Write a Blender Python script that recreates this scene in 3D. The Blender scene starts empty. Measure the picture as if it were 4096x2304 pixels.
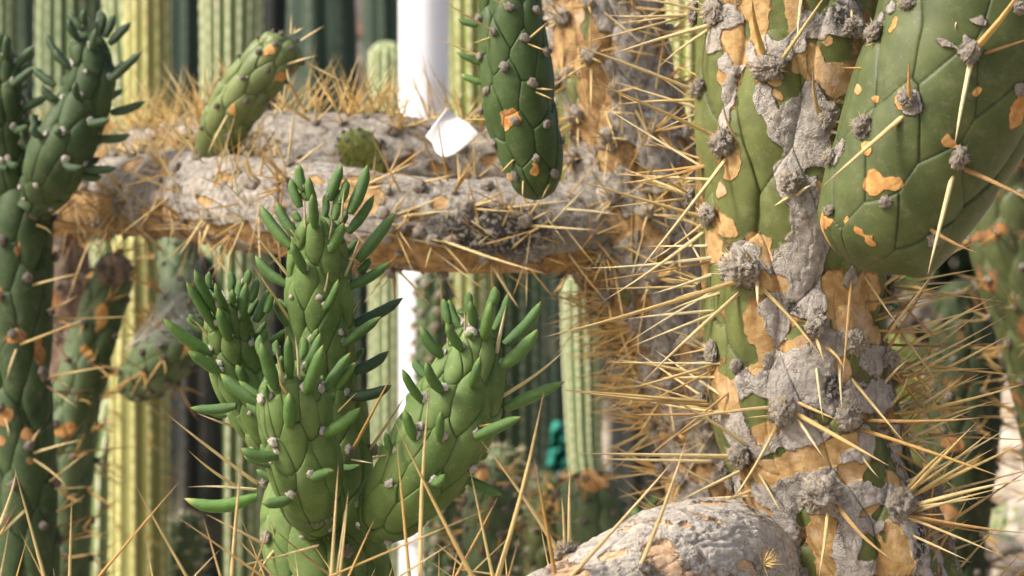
import bpy, math, random
import numpy as np
from mathutils import Matrix, Vector, Euler
random.seed(7); rng = np.random.default_rng(7)
scene = bpy.context.scene

# ------------------------------------------------------------ camera, sky, sun, exposure
LENS, PITCH, CAMH = 100.0, -3.0, 0.80
cam_data = bpy.data.cameras.new('camera'); cam = bpy.data.objects.new('camera', cam_data)
scene.collection.objects.link(cam); scene.camera = cam
cam.location = (0, 0, CAMH); cam.rotation_euler = (math.radians(90 + PITCH), 0, 0)
cam_data.lens = LENS; cam_data.sensor_width = 36; cam_data.clip_start = 0.05; cam_data.clip_end = 500
cam_data.dof.use_dof = True; cam_data.dof.focus_distance = 1.49; cam_data.dof.aperture_fstop = 13
SUN_EL, SUN_AZ = 44.0, -108.0          # azimuth measured from +Y (view direction), clockwise
world = bpy.data.worlds.new('World'); scene.world = world; world.use_nodes = True
wn = world.node_tree; bg = wn.nodes['Background']
sky = wn.nodes.new('ShaderNodeTexSky'); sky.sky_type = 'NISHITA'; sky.sun_disc = False
sky.sun_elevation = math.radians(SUN_EL); sky.sun_rotation = math.radians(SUN_AZ)
sky.dust_density = 7.0; sky.air_density = 0.75; sky.ozone_density = 0.6
wn.links.new(sky.outputs[0], bg.inputs[0]); bg.inputs[1].default_value = 0.15
sl = bpy.data.lights.new('sun', 'SUN'); sl.energy = 2.8; sl.angle = math.radians(9); sl.color = (1.0, 0.965, 0.91)
so = bpy.data.objects.new('sun', sl); scene.collection.objects.link(so)
_a, _e = math.radians(SUN_AZ), math.radians(SUN_EL)
SUNDIR = Vector((math.sin(_a) * math.cos(_e), math.cos(_a) * math.cos(_e), math.sin(_e)))
so.rotation_euler = SUNDIR.to_track_quat('Z', 'Y').to_euler(); so.location = SUNDIR * 20
vs = scene.view_settings; vs.view_transform = 'Standard'; vs.look = 'None'; vs.gamma = 1; vs.exposure = 0.62
vs.use_curve_mapping = False

# ------------------------------------------------------------ geometry of the view (pixel of the photo + depth -> point)
W = 36.0 / LENS
CR = np.array(Euler((math.radians(90 + PITCH), 0, 0)).to_matrix()); CO = np.array([0, 0, CAMH])
def P(px, py, d):
    v = np.array([(px - 2048) / 4096 * W * d, -(py - 1152) / 4096 * W * d, -d])
    return CO + CR @ v
def wpx(px, d): return px / 4096 * W * d
def proj(pts):
    v = (pts - CO) @ CR
    d = -v[:, 2]
    return v[:, 0] / (W * d) * 4096 + 2048, -v[:, 1] / (W * d) * 4096 + 1152, d
CROP = dict(a=(700, 620, 2.576), b=(640, 1050, 2.576), c=(640, 1500, 2.576), d=(1400, 1130, 2.576), e=(1400, 1600, 2.576),
            r1=(0, 0, 1.8116), r2=(1350, 0, 1.8116), r3=(2700, 0, 1.8116), r4=(0, 750, 1.8116), s1=(1350, 750, 1.8116),
            s2=(2700, 750, 1.8116), s3=(0, 1504, 1.8116), s4=(1350, 1504, 1.8116), s5=(2700, 1504, 1.8116), f=(0, 0, 0.6289), p=(0, 0, 1.0))
def K(c, x, y):
    o = CROP[c]; return (o[0] + x / o[2], o[1] + y / o[2])

# ------------------------------------------------------------ noise
def _hash(ix, iy, iz, seed):
    h = (ix * 374761393 + iy * 668265263 + iz * 2147483647 + seed * 974634777) & 0xFFFFFFFF
    h = ((h ^ (h >> 13)) * 1274126177) & 0xFFFFFFFF
    h = ((h ^ (h >> 16)) * 2246822519) & 0xFFFFFFFF
    return ((h ^ (h >> 15)) & 0xFFFFFF) / float(0xFFFFFF)
def vnoise(p, seed=0):
    i = np.floor(p).astype(np.int64); f = p - i; f = f * f * (3 - 2 * f); r = 0
    for dx in (0, 1):
        for dy in (0, 1):
            for dz in (0, 1):
                w = (f[:, 0] if dx else 1 - f[:, 0]) * (f[:, 1] if dy else 1 - f[:, 1]) * (f[:, 2] if dz else 1 - f[:, 2])
                r = r + w * _hash(i[:, 0] + dx, i[:, 1] + dy, i[:, 2] + dz, seed)
    return r * 2 - 1
def fbm(p, octv=4, seed=0):
    r = 0; a = 1; n = 0
    for k in range(octv):
        r = r + a * vnoise(p * (2 ** k) + 17.3 * k, seed + k); n += a; a *= 0.5
    return r / n
def worley(u, v, seed=0):
    iu, iv = np.floor(u).astype(np.int64), np.floor(v).astype(np.int64)
    d1 = np.full(u.shape, 9.); d2 = np.full(u.shape, 9.); idn = np.zeros(u.shape)
    for a in (-1, 0, 1):
        for b in (-1, 0, 1):
            x = iu + a + _hash(iu + a, iv + b, iu * 0, seed); y = iv + b + _hash(iu + a, iv + b, iu * 0 + 1, seed)
            q = _hash(iu + a, iv + b, iu * 0 + 2, seed)
            d = np.hypot(x - u, y - v); m = d < d1
            d2 = np.where(m, d1, np.minimum(d2, d)); idn = np.where(m, q, idn); d1 = np.where(m, d, d1)
    return d1, d2, idn
def sstep(a, b, x):
    t = np.clip((x - a) / (b - a), 0, 1); return t * t * (3 - 2 * t)

# ------------------------------------------------------------ materials
class NT:
    def __init__(s, name):
        s.m = bpy.data.materials.new(name); s.m.use_nodes = True; s.t = s.m.node_tree
        s.b = s.t.nodes['Principled BSDF']
    def n(s, ty, **k):
        o = s.t.nodes.new(ty)
        for a, v in k.items(): setattr(o, a, v)
        return o
    def l(s, a, b): s.t.links.new(a, b)
    def noise(s, vec, scale, det=3, rough=0.6):
        o = s.n('ShaderNodeTexNoise'); o.inputs['Scale'].default_value = scale; o.inputs['Detail'].default_value = det
        o.inputs['Roughness'].default_value = rough
        if vec is not None: s.l(vec, o.inputs['Vector'])
        return o.outputs['Fac']
    def ramp(s, fac, stops):
        o = s.n('ShaderNodeValToRGB'); e = o.color_ramp.elements
        while len(e) < len(stops): e.new(0.5)
        for i, (p, c) in enumerate(stops): e[i].position = p; e[i].color = (*c, 1) if len(c) == 3 else c
        s.l(fac, o.inputs[0]); return o.outputs[0]
    def mix(s, fac, a, b, mode='MIX'):
        o = s.n('ShaderNodeMix', data_type='RGBA', blend_type=mode)
        if isinstance(fac, (int, float)): o.inputs[0].default_value = fac
        else: s.l(fac, o.inputs[0])
        for i, c in ((6, a), (7, b)):
            if isinstance(c, tuple): o.inputs[i].default_value = (*c, 1)
            else: s.l(c, o.inputs[i])
        return o.outputs[2]
    def math(s, op, a, b=None, c=None, clamp=False):
        o = s.n('ShaderNodeMath', operation=op, use_clamp=clamp)
        for i, v in enumerate((a, b, c)):
            if v is None: continue
            if isinstance(v, (int, float)): o.inputs[i].default_value = v
            else: s.l(v, o.inputs[i])
        return o.outputs[0]
    def mapr(s, v, a, b, c=0., d=1.):
        o = s.n('ShaderNodeMapRange'); o.interpolation_type = 'SMOOTHSTEP'; s.l(v, o.inputs[0])
        for i, q in enumerate((a, b, c, d)): o.inputs[i + 1].default_value = q
        return o.outputs[0]
    def attr(s, name):
        o = s.n('ShaderNodeAttribute', attribute_name=name); return o.outputs['Fac']
    def obj(s): return s.n('ShaderNodeTexCoord').outputs['Object']
    def rnd(s): return s.n('ShaderNodeObjectInfo').outputs['Random']
    def scale(s, vec, x, y, z):
        o = s.n('ShaderNodeMapping'); s.l(vec, o.inputs[0]); o.inputs['Scale'].default_value = (x, y, z); return o.outputs[0]
    def bump(s, h, dist, strength=1.0, prev=None):
        o = s.n('ShaderNodeBump'); s.l(h, o.inputs['Height']); o.inputs['Distance'].default_value = dist
        o.inputs['Strength'].default_value = strength
        if prev is not None: s.l(prev, o.inputs['Normal'])
        return o.outputs[0]
    def fin(s, col=None, rough=0.6, nor=None, spec=0.4, sss=0.0, ssr=0.003):
        if col is not None:
            if isinstance(col, tuple): s.b.inputs['Base Color'].default_value = (*col, 1)
            else: s.l(col, s.b.inputs['Base Color'])
        if isinstance(rough, (int, float)): s.b.inputs['Roughness'].default_value = rough
        else: s.l(rough, s.b.inputs['Roughness'])
        s.b.inputs['Specular IOR Level'].default_value = spec
        if nor is not None: s.l(nor, s.b.inputs['Normal'])
        if sss: s.b.inputs['Subsurface Weight'].default_value = sss; s.b.inputs['Subsurface Scale'].default_value = ssr
        return s.m

def skin(name, g1, g2, rough=0.5, barkc=((0.21, 0.195, 0.175), (0.50, 0.46, 0.41)), corkc=((0.38, 0.17, 0.05), (0.62, 0.36, 0.12)), spec=0.35, fine=0.5):
    """living skin with cork and grey bark where the attributes cork / bark say so"""
    s = NT(name); v = s.obj()
    bark = s.mapr(s.math('ADD', s.math('ADD', s.attr('bark'), s.mapr(s.noise(v, 480, 5, .75), 0.2, 0.8, -.30, .30)), s.mapr(s.noise(v, 150, 3, .6), 0.25, 0.75, -.20, .20)), 0.42, 0.60)
    cork = s.mapr(s.math('ADD', s.math('ADD', s.attr('cork'), s.mapr(s.noise(v, 420, 5, .75), 0.2, 0.8, -.22, .22)), s.mapr(s.noise(v, 120, 3, .6), 0.25, 0.75, -.16, .16)), 0.38, 0.64)
    green = s.mix(s.mapr(s.noise(v, 45, 4), 0.3, 0.7), g1, g2)
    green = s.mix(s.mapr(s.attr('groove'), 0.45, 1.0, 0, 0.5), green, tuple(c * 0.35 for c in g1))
    fl = s.mapr(s.noise(v, 700, 2, 0.5), 0.62, 0.74); green = s.mix(s.math('MULTIPLY', fl, 0.22), green, tuple(min(1, c * 2.2 + .05) for c in g2))
    dust = s.mapr(s.noise(v, 120, 5, 0.7), 0.5, 0.8, 0, 0.30); green = s.mix(dust, green, (0.28, 0.25, 0.17))
    ck = s.mix(s.mapr(s.noise(v, 130, 5, 0.65), 0.3, 0.7), *corkc)
    ck = s.mix(s.mapr(s.noise(v, 55, 3), 0.52, 0.75, 0, 0.7), ck, (0.56, 0.42, 0.30))
    edge = s.mapr(s.math('ADD', s.attr('cork'), s.mapr(s.noise(v, 160, 3), 0.2, 0.8, -.12, .12)), 0.55, 0.80, .75, 0); ck = s.mix(edge, ck, (0.27, 0.125, 0.04))
    ck = s.mix(s.mapr(s.noise(s.scale(v, 1, 1, .5), 380, 4, .7), .55, .68, 0, .45), ck, (0.24, 0.12, 0.045))
    bk = s.mix(s.mapr(s.noise(v, 210, 6, 0.75), 0.28, 0.72), *barkc)
    bk = s.mix(s.mapr(s.noise(v, 60, 4), 0.50, 0.74, 0, 0.5), bk, (0.46, 0.385, 0.285))
    bk = s.mix(s.mapr(s.math('ADD', s.attr('bark'), s.mapr(s.noise(v, 200, 3), 0.2, 0.8, -.12, .12)), .54, .74, .55, 0), bk, (0.42, 0.29, 0.19))
    bk = s.mix(s.mapr(s.noise(v, 28, 3, .6), .5, .68, 0, .45), bk, (0.26, 0.24, 0.225))
    vo = s.n('ShaderNodeTexVoronoi', feature='DISTANCE_TO_EDGE'); s.l(s.scale(v, 1, 1, 0.55), vo.inputs['Vector']); vo.inputs['Scale'].default_value = 150
    wob = s.n('ShaderNodeVectorMath', operation='MULTIPLY_ADD'); nn = s.n('ShaderNodeTexNoise'); nn.inputs['Scale'].default_value = 160
    s.l(v, nn.inputs['Vector']); s.l(nn.outputs['Color'], wob.inputs[0]); wob.inputs[1].default_value = (.012,) * 3; s.l(s.scale(v, 1, 1, .55), wob.inputs[2]); s.l(wob.outputs[0], vo.inputs['Vector'])
    crack = s.mapr(vo.outputs['Distance'], 0.0, 0.09)
    cm = s.mapr(s.noise(v, 70, 2), 0.45, 0.6); crack = s.math('MAXIMUM', crack, s.math('SUBTRACT', 1.0, cm))
    bk = s.mix(s.math('MULTIPLY', s.math('SUBTRACT', 1.0, crack), 0.42), bk, (0.10, 0.08, 0.065))
    sp = s.math('MULTIPLY', s.attr('soot'), s.mapr(s.noise(v, 330, 3, .6), 0.42, 0.52))
    bk = s.mix(sp, bk, (0.06, 0.055, 0.05))
    col = s.mix(cork, green, ck); col = s.mix(bark, col, bk)
    rg = s.math('MULTIPLY_ADD', s.math('MAXIMUM', bark, cork), 0.9 - rough, rough, clamp=True)
    h = s.math('MULTIPLY', s.noise(v, 900, 4, 0.7), s.math('MULTIPLY_ADD', bark, 1.6, 0.12 * fine))
    h2 = s.math('MULTIPLY', crack, s.math('MULTIPLY', bark, 0.6)); h3 = s.math('MULTIPLY', s.math('SUBTRACT', bark, sp), 0.9)
    hh = s.math('ADD', s.math('ADD', h, h2), h3)
    ck2 = s.math('MULTIPLY', s.noise(v, 260, 5, 0.7), s.math('MULTIPLY', cork, 0.8))
    hh = s.math('ADD', hh, ck2)
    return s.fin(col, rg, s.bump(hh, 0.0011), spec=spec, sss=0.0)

M = {}
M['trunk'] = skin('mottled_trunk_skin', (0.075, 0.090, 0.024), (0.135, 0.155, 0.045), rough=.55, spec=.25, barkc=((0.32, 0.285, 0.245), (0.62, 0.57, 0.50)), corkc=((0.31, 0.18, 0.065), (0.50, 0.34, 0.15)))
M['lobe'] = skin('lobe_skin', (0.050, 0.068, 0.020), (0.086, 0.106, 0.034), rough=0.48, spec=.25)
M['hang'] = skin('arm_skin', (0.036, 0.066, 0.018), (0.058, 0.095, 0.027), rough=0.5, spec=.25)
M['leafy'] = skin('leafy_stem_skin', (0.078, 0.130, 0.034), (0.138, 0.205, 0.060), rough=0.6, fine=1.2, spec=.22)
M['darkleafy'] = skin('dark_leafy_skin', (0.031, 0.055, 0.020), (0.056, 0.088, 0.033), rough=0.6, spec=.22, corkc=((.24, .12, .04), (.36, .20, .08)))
M['grey_green'] = skin('grey_green_skin', (0.05, 0.085, 0.03), (0.10, 0.14, 0.06), rough=0.6, barkc=((0.14, .10, .075), (.33, .25, .19)))
M['shoot'] = skin('young_shoot_skin', (0.095, 0.13, 0.042), (0.165, 0.205, 0.07), rough=0.5)
M['yshoot'] = skin('yellow_shoot_skin', (0.20, 0.24, 0.05), (0.32, 0.36, 0.09), rough=0.5)
M['bough'] = skin('bough_skin', (0.10, 0.11, 0.03), (0.15, 0.16, 0.05), barkc=((0.18, 0.16, 0.13), (0.56, 0.515, 0.44)), corkc=((0.20, 0.115, 0.045), (0.44, 0.285, 0.125)))
M['log'] = skin('log_skin', (0.10, 0.11, 0.03), (0.15, 0.16, 0.05), barkc=((0.48, 0.42, 0.34), (0.72, 0.66, 0.56)), corkc=((0.50, 0.31, 0.17), (0.66, 0.46, 0.27)))
M['dusk'] = skin('shaded_green_skin', (0.022, 0.034, 0.014), (0.042, 0.056, 0.024), rough=0.7, spec=.15, corkc=((.22, .11, .04), (.34, .19, .08)))  # dark green skin with the shade behind the trunk put into its colour
M['rust'] = skin('rusty_skin', (0.05, 0.06, 0.02), (0.08, 0.10, 0.03), barkc=((0.13, .085, .06), (.30, .20, .13)), corkc=((0.22, .09, .03), (.36, .17, .06)))

def spine_mat(name, c0, c1, tip):
    s = NT(name); v = s.obj(); z = s.n('ShaderNodeSeparateXYZ'); s.l(v, z.inputs[0]); z = z.outputs[2]
    col = s.mix(s.rnd(), c0, c1)
    col = s.mix(s.mapr(s.noise(s.scale(v, .9, .9, 9), 1.0, 4, .7), 0.35, 0.75, 0, .5), col, tuple(c * 0.62 for c in c0))
    col = s.mix(s.mapr(z, 0.72, 1.0, 0, 0.8), col, tip)
    col = s.mix(s.mapr(z, 0.0, 0.05, .6, 0), col, tuple(c * .5 for c in c0))
    return s.fin(col, 0.42, s.bump(s.noise(s.scale(v, 2.2, 2.2, 3), 1.0, 4, .7), 0.0012), spec=0.45)
M['spine'] = spine_mat('straw_spine', (0.62, 0.44, 0.16), (0.80, 0.64, 0.32), (0.42, 0.27, 0.16))
M['spine_pale'] = spine_mat('pale_spine', (0.66, 0.56, 0.28), (0.76, 0.66, 0.38), (0.40, 0.28, 0.18))
M['spine_brown'] = spine_mat('brown_spine', (0.42, 0.24, 0.08), (0.52, 0.33, 0.12), (0.22, 0.15, 0.11))
M['spine_gold'] = spine_mat('golden_spine', (0.56, 0.32, 0.08), (0.66, 0.44, 0.15), (0.44, 0.25, 0.12))
def leaf_mat(name, c0, c1, tipc):
    s = NT(name); v = s.obj(); z = s.n('ShaderNodeSeparateXYZ'); s.l(v, z.inputs[0]); z = z.outputs[2]
    col = s.mix(s.rnd(), c0, c1)
    col = s.mix(s.mapr(s.noise(s.scale(v, .6, .6, 5), 2.0, 3), 0.3, 0.75, 0, .45), col, tuple(c * .6 for c in c0))
    col = s.mix(s.mapr(z, 0.80, 0.97, 0, 0.6), col, tipc); col = s.mix(s.mapr(z, 0.955, 0.99, 0, .9), col, (0.30, 0.08, 0.03))
    sp = s.mapr(s.noise(s.scale(v, 1, 1, 6.5), 5, 2, .5), 0.62, 0.72, 0, .35); col = s.mix(sp, col, tuple(min(1, c * 1.9 + .03) for c in c1))
    return s.fin(col, 0.40, s.bump(s.noise(s.scale(v, 1, 1, 7), 6, 3, .7), 0.0009, .6), spec=0.45, sss=0.0)
M['leaf'] = leaf_mat('leaf_green', (0.056, 0.130, 0.024), (0.092, 0.190, 0.032), (0.20, 0.28, 0.035))
M['leaf_dark'] = leaf_mat('leaf_dark_green', (0.032, 0.068, 0.024), (0.05, 0.10, 0.032), (0.10, 0.15, 0.035))
M['leaf_yellow'] = leaf_mat('leaf_yellowing', (0.10, 0.22, 0.035), (0.12, 0.25, 0.04), (0.55, 0.50, 0.14))
def wool(name, c0, c1, sc):
    s = NT(name); v = s.obj()
    col = s.mix(s.mapr(s.noise(v, sc, 5, .75), 0.32, 0.7), c0, c1)
    return s.fin(col, 0.95, s.bump(s.noise(v, sc * 1.6, 6, .8), 0.0035), spec=0.1)
M['wool_white'] = wool('white_wool', (0.80, 0.72, 0.60), (0.93, 0.90, 0.83), 2.2)
M['wool_grey'] = wool('grey_wool', (0.26, 0.225, 0.185), (0.62, 0.56, 0.48), 2.6)
M['wool_dark'] = wool('dark_wool', (0.14, 0.12, 0.11), (0.40, 0.35, 0.31), 2.2)

s = NT('bristle'); M['bristle'] = s.fin(s.mix(s.rnd(), (0.42, 0.30, 0.15), (0.62, 0.50, 0.30)), .6)
def column_mat(name, groove, crest, areole, rough=0.6):
    s = NT(name); v = s.obj()
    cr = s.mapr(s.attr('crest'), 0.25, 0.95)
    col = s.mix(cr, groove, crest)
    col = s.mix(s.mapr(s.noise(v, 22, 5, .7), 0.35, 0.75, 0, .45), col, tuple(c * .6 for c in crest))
    col = s.mix(s.mapr(s.noise(v, 9, 2, .5), 0.5, 0.75, 0, .35), col, (0.36, 0.31, 0.20))
    col = s.mix(s.mapr(s.attr('areole'), 0.25, 0.6), col, areole)
    return s.fin(col, rough, s.bump(s.noise(v, 320, 3), 0.002), spec=0.3)
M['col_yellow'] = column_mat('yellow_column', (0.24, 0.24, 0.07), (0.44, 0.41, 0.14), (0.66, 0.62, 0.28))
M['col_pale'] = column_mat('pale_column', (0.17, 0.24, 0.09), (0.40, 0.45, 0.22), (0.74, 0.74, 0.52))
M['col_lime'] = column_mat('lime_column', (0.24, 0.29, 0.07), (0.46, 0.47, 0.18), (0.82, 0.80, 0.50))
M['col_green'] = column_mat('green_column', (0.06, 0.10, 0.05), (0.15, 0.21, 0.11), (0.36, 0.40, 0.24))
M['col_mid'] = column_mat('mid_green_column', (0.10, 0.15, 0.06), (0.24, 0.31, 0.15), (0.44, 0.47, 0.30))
M['col_black'] = column_mat('shaded_column', (0.010, 0.014, 0.011), (0.018, 0.022, 0.018), (0.03, 0.03, 0.025))  # near-black albedo: shade of the gaps is put into the column colour
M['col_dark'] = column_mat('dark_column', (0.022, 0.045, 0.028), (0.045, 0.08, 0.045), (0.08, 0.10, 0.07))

# ------------------------------------------------------------ object helpers
def tag(o, **k):
    for a, v in k.items():
        if v is not None: o[a] = v
    return o
def link(o): scene.collection.objects.link(o); return o
THINGS = {}
def thing(name, label, cat, base, group=None):
    o = bpy.data.objects.new(name, None); o.empty_display_size = 0.05; link(o); o.location = Vector([float(q) for q in base])
    tag(o, label=label, category=cat, group=group); THINGS[o.name] = dict(o=o, spines=[]); return o
def mesh_np(name, V, F, mat, origin, parent=None, attrs=None, smooth=True):
    V = np.asarray(V, dtype=np.float64) - np.asarray(origin)
    F = np.asarray(F, dtype=np.int32); n = F.shape[1]
    me = bpy.data.meshes.new(name); me.vertices.add(len(V)); me.vertices.foreach_set('co', V.astype(np.float32).ravel())
    me.loops.add(F.size); me.loops.foreach_set('vertex_index', F.ravel())
    me.polygons.add(len(F)); me.polygons.foreach_set('loop_start', np.arange(0, F.size, n, dtype=np.int32))
    me.polygons.foreach_set('loop_total', np.full(len(F), n, dtype=np.int32))
    if smooth: me.polygons.foreach_set('use_smooth', np.ones(len(F), dtype=bool))
    me.update(calc_edges=True)
    for k, a in (attrs or {}).items():
        at = me.attributes.new(k, 'FLOAT', 'POINT'); at.data.foreach_set('value', np.asarray(a, dtype=np.float32))
    me.materials.append(mat)
    o = bpy.data.objects.new(name, me); link(o); place(o, parent, origin); return o
def wloc(o):
    p = Vector((0, 0, 0))
    while o is not None: p = p + o.location; o = o.parent
    return p
def place(o, parent, world_loc):
    o.parent = parent; w = Vector([float(q) for q in world_loc]); o.location = w - wloc(parent) if parent else w

# ------------------------------------------------------------ stems
def catmull(C, n):
    C = np.array(C, float); C = np.vstack([2 * C[0] - C[1], C, 2 * C[-1] - C[-2]])
    out = []
    m = len(C) - 3
    ts = np.linspace(0, m - 1e-6, n)
    for t in ts:
        i = int(t); u = t - i; p0, p1, p2, p3 = C[i:i + 4]
        out.append(0.5 * ((2 * p1) + (-p0 + p2) * u + (2 * p0 - 5 * p1 + 4 * p2 - p3) * u * u + (-p0 + 3 * p1 - 3 * p2 + p3) * u ** 3))
    return np.array(out)
class Stem:
    """a tube grown from control points (pixel x, pixel y, depth, pixel radius), base first, growing tip last"""
    def __init__(s, ctrl, nu, nv, cap0=False, cap1=True, front=0.72, capk=1.0):
        pts = [np.append(P(x, y, d), wpx(r, d)) for x, y, d, r in ctrl]
        Q = catmull(pts, 400); seg = np.linalg.norm(np.diff(Q[:, :3], axis=0), axis=1); L = np.concatenate([[0], np.cumsum(seg)])
        s.len = L[-1]; S = np.linspace(0, s.len, nu)
        if cap1:   # denser rows near the tip
            rr = Q[-1, 3] * capk; k = max(8, nu // 10); S = np.concatenate([np.linspace(0, s.len - rr, nu - k, endpoint=False), s.len - rr + rr * np.sin(np.linspace(0, math.pi / 2, k))])
        if cap0:
            rr = Q[0, 3]; k = max(8, nu // 14); S = np.concatenate([rr - rr * np.cos(np.linspace(0, math.pi / 2, k, endpoint=False)), S[S > rr]])
        nu = len(S); s.nu, s.nv = nu, nv
        C = np.stack([np.interp(S, L, Q[:, j]) for j in range(3)], 1); R = np.interp(S, L, Q[:, 3])
        T = np.gradient(C, axis=0); T /= np.linalg.norm(T, axis=1, keepdims=True) + 1e-12
        toc = CO - C; toc /= np.linalg.norm(toc, axis=1, keepdims=True)
        N = toc - (toc * T).sum(1, keepdims=True) * T; N /= np.linalg.norm(N, axis=1, keepdims=True); B = np.cross(T, N)
        cap = np.ones(nu)
        if cap1: rr = Q[-1, 3] * capk; x = np.clip((S - (s.len - rr)) / rr, 0, 1); cap *= np.sqrt(np.clip(1 - x * x, 0.0004, 1))
        if cap0: rr = Q[0, 3]; x = np.clip((rr - S) / rr, 0, 1); cap *= np.sqrt(np.clip(1 - x * x, 0.0004, 1))
        u = np.linspace(-1, 1, nv, endpoint=False); th = math.pi * (front * u * 0.9 + (1 - front * 0.9) * u ** 3)
        th = th / abs(th[0]) * math.pi
        s.S, s.C, s.R, s.T, s.N, s.B, s.cap, s.th = S, C, R, T, N, B, cap, th
        s.SS = np.repeat(S, nv); s.TH = np.tile(th, nu); s.RR = np.repeat(R, nv); s.TT = s.RR * s.TH; s.CAP = np.repeat(cap, nv)
        s.dir = (np.cos(th)[None, :, None] * N[:, None, :] + np.sin(th)[None, :, None] * B[:, None, :]).reshape(-1, 3)
        s.CC = np.repeat(C, nv, axis=0); s.h = np.zeros(nu * nv)
        s.pos0 = s.CC + (s.RR * s.CAP)[:, None] * s.dir
        s.X, s.Y, s.D = proj(s.pos0)
        toc = CO - s.pos0; toc /= np.linalg.norm(toc, axis=1, keepdims=True); s.face = (toc * s.dir).sum(1)
        s.AX = np.repeat(T, nv, axis=0)
    def surf(s, px, py):
        q = (s.X - px) ** 2 + (s.Y - py) ** 2 + np.where(s.face < 0.02, 1e7, 0); return int(np.argmin(q))
    def point(s, i, lift=0.0):
        return s.CC[i] + (s.RR[i] * s.CAP[i] + s.h[i] + lift) * s.dir[i]
    def dist(s, si, ti, ri=None):
        dt = s.TT - ti; c = 2 * math.pi * s.RR; dt = (dt + c / 2) % c - c / 2
        return s.SS - si, dt
    def tubercles(s, tops, L, w, H, groove=0.16, tipscale=0.6, fill=True, smin=None, sq=1.0, backonly=False):
        """tops: vertex ids where a tubercle's areole sits"""
        pts = [(s.SS[i], s.TT[i], s.TH[i]) for i in tops]; s.filled = []
        def sc(si): return tipscale + (1 - tipscale) * min(1, max(0, (s.len - si) / (L * 2.0)))
        if fill:
            rm = float(np.mean(s.R)); A = L * w * 2 * 0.62; si = 0.0; k = 0
            while si < s.len:
                th = (k * 2.39996) % (2 * math.pi) - math.pi; r = float(np.interp(si, s.S, s.R)); t = r * th
                ok = True
                for (a, b, c) in pts:
                    dt = (t - b + math.pi * r) % (2 * math.pi * r) - math.pi * r
                    if ((si - a) / (L * sc(si) * .78)) ** 2 + (dt / (w * sc(si) * 1.35)) ** 2 < 1: ok = False; break
                if ok and not (backonly and abs(th) < 1.25):
                    pts.append((si, t, th)); i = int(np.argmin((s.SS - si) ** 2 + (s.TT - t) ** 2)); s.filled.append(i)
                k += 1; si += A * sc(si) ** 2 / (2 * math.pi * r) * 0.5
        b1 = np.full(s.SS.shape, -9.); b2 = np.full(s.SS.shape, -9.); yy = np.zeros(s.SS.shape); xx = np.zeros(s.SS.shape)
        wx = 0.10 * w * fbm(s.pos0 / (w * 1.4), 2, 5)
        for (si, ti, th) in pts:
            k = sc(si); ds, dt = s.dist(si, ti * 1.0); 
            dt = (s.TH - th + math.pi) % (2 * math.pi) - math.pi; dt = dt * s.RR + wx
            m = (np.abs(ds) < L * 1.6 * k) & (np.abs(dt) < w * 2.6 * k)
            if not m.any(): continue
            y = ds[m] / (L * k); x = dt[m] / (w * k) * (1 + 0.45 * np.clip(-y - 0.35, 0, 1))
            v = 1 - (np.abs(x) ** 2) * sq - ((y + 0.42) / 0.60) ** 2 + 0.15 * y
            o1 = b1[m]; o2 = b2[m]; g = v > o1
            b2[m] = np.where(g, o1, np.maximum(o2, v)); yn = yy[m]; yy[m] = np.where(g, y, yn); b1[m] = np.where(g, v, o1)
        val = np.clip(b1, -0.6, 1); dome = np.sqrt(np.clip((val + 0.6) / 1.6, 0, 1))
        gr = np.exp(-((b1 - b2) / 0.09) ** 2) * sstep(-2.0, -0.2, b1)
        s.h += s.CAP * H * (dome + 0.35 * np.clip(yy + 1, 0, 1) - groove * gr - 0.5)
        s.groove = gr; s.pts = pts
        return s
    def patches(s, green=(), cork=(), bark=(), base='green', noise_amp=0.5, scale=60, bias=0.0, cork_bias=0.0, relief=0.0009, seed=3, corklow=0.0, blow=0.0, grow=1.0):
        """patch lists: (crop, x, y, rx, ry) measured along and across the stem"""
        p = s.pos0; n1 = fbm(p * scale, 5, seed); n2 = fbm(p * scale + 40, 5, seed + 9); wpn = np.stack([fbm(p * 130, 3, seed + 20), fbm(p * 130 + 9, 3, seed + 30)], 1) * 0.004
        f = {'g': np.zeros(len(p)), 'c': np.zeros(len(p)), 'b': np.zeros(len(p))}
        down = -s.dir[:, 2]
        f['g'] += 0.35 if base == 'green' else -0.25
        f['b'] += (0.30 if base == 'bark' else -0.35) + noise_amp * n1 + bias
        f['c'] += noise_amp * n2 + cork_bias + corklow * np.clip(down, -0.4, 1)
        for key, lst in (('g', green), ('c', cork), ('b', bark)):
            for e in lst:
                cr, x, y, rx, ry = e[:5]; amp = e[5] if len(e) > 5 else 1.5
                px, py = K(cr, x, y); q = CROP[cr][2]; i = s.surf(px, py); d = s.D[i]
                # axis direction on screen decides which radius runs along the stem
                a = s.AX[i] @ CR; ang = abs(a[1]) > abs(a[0]); rw, rh = wpx(rx / q, d), wpx(ry / q, d)
                ra, rt = (rh, rw) if ang else (rw, rh); ra *= grow if key == 'b' else 1; rt *= grow if key == 'b' else 1
                ds, dt = s.dist(s.SS[i], s.TT[i])
                e2 = ((ds + wpn[:, 0]) / ra) ** 2 + ((dt + wpn[:, 1]) / rt) ** 2
                f[key] += amp * np.exp(-e2 ** 1.6 * 0.8)
        mb = f['b'] - np.maximum(f['g'], f['c']); mc = f['c'] - f['g']
        mb = mb + blow * sstep(1150, 1750, s.Y) * 0.45
        s.bark = sstep(-0.5, 0.5, mb + 0.10 * fbm(p * 300, 3, 77)); s.cork = sstep(-0.5, 0.5, mc + 0.08 * fbm(p * 260, 3, 78))
        bk = sstep(0.43, 0.57, s.bark); ckk = sstep(0.43, 0.57, s.cork)
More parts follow.
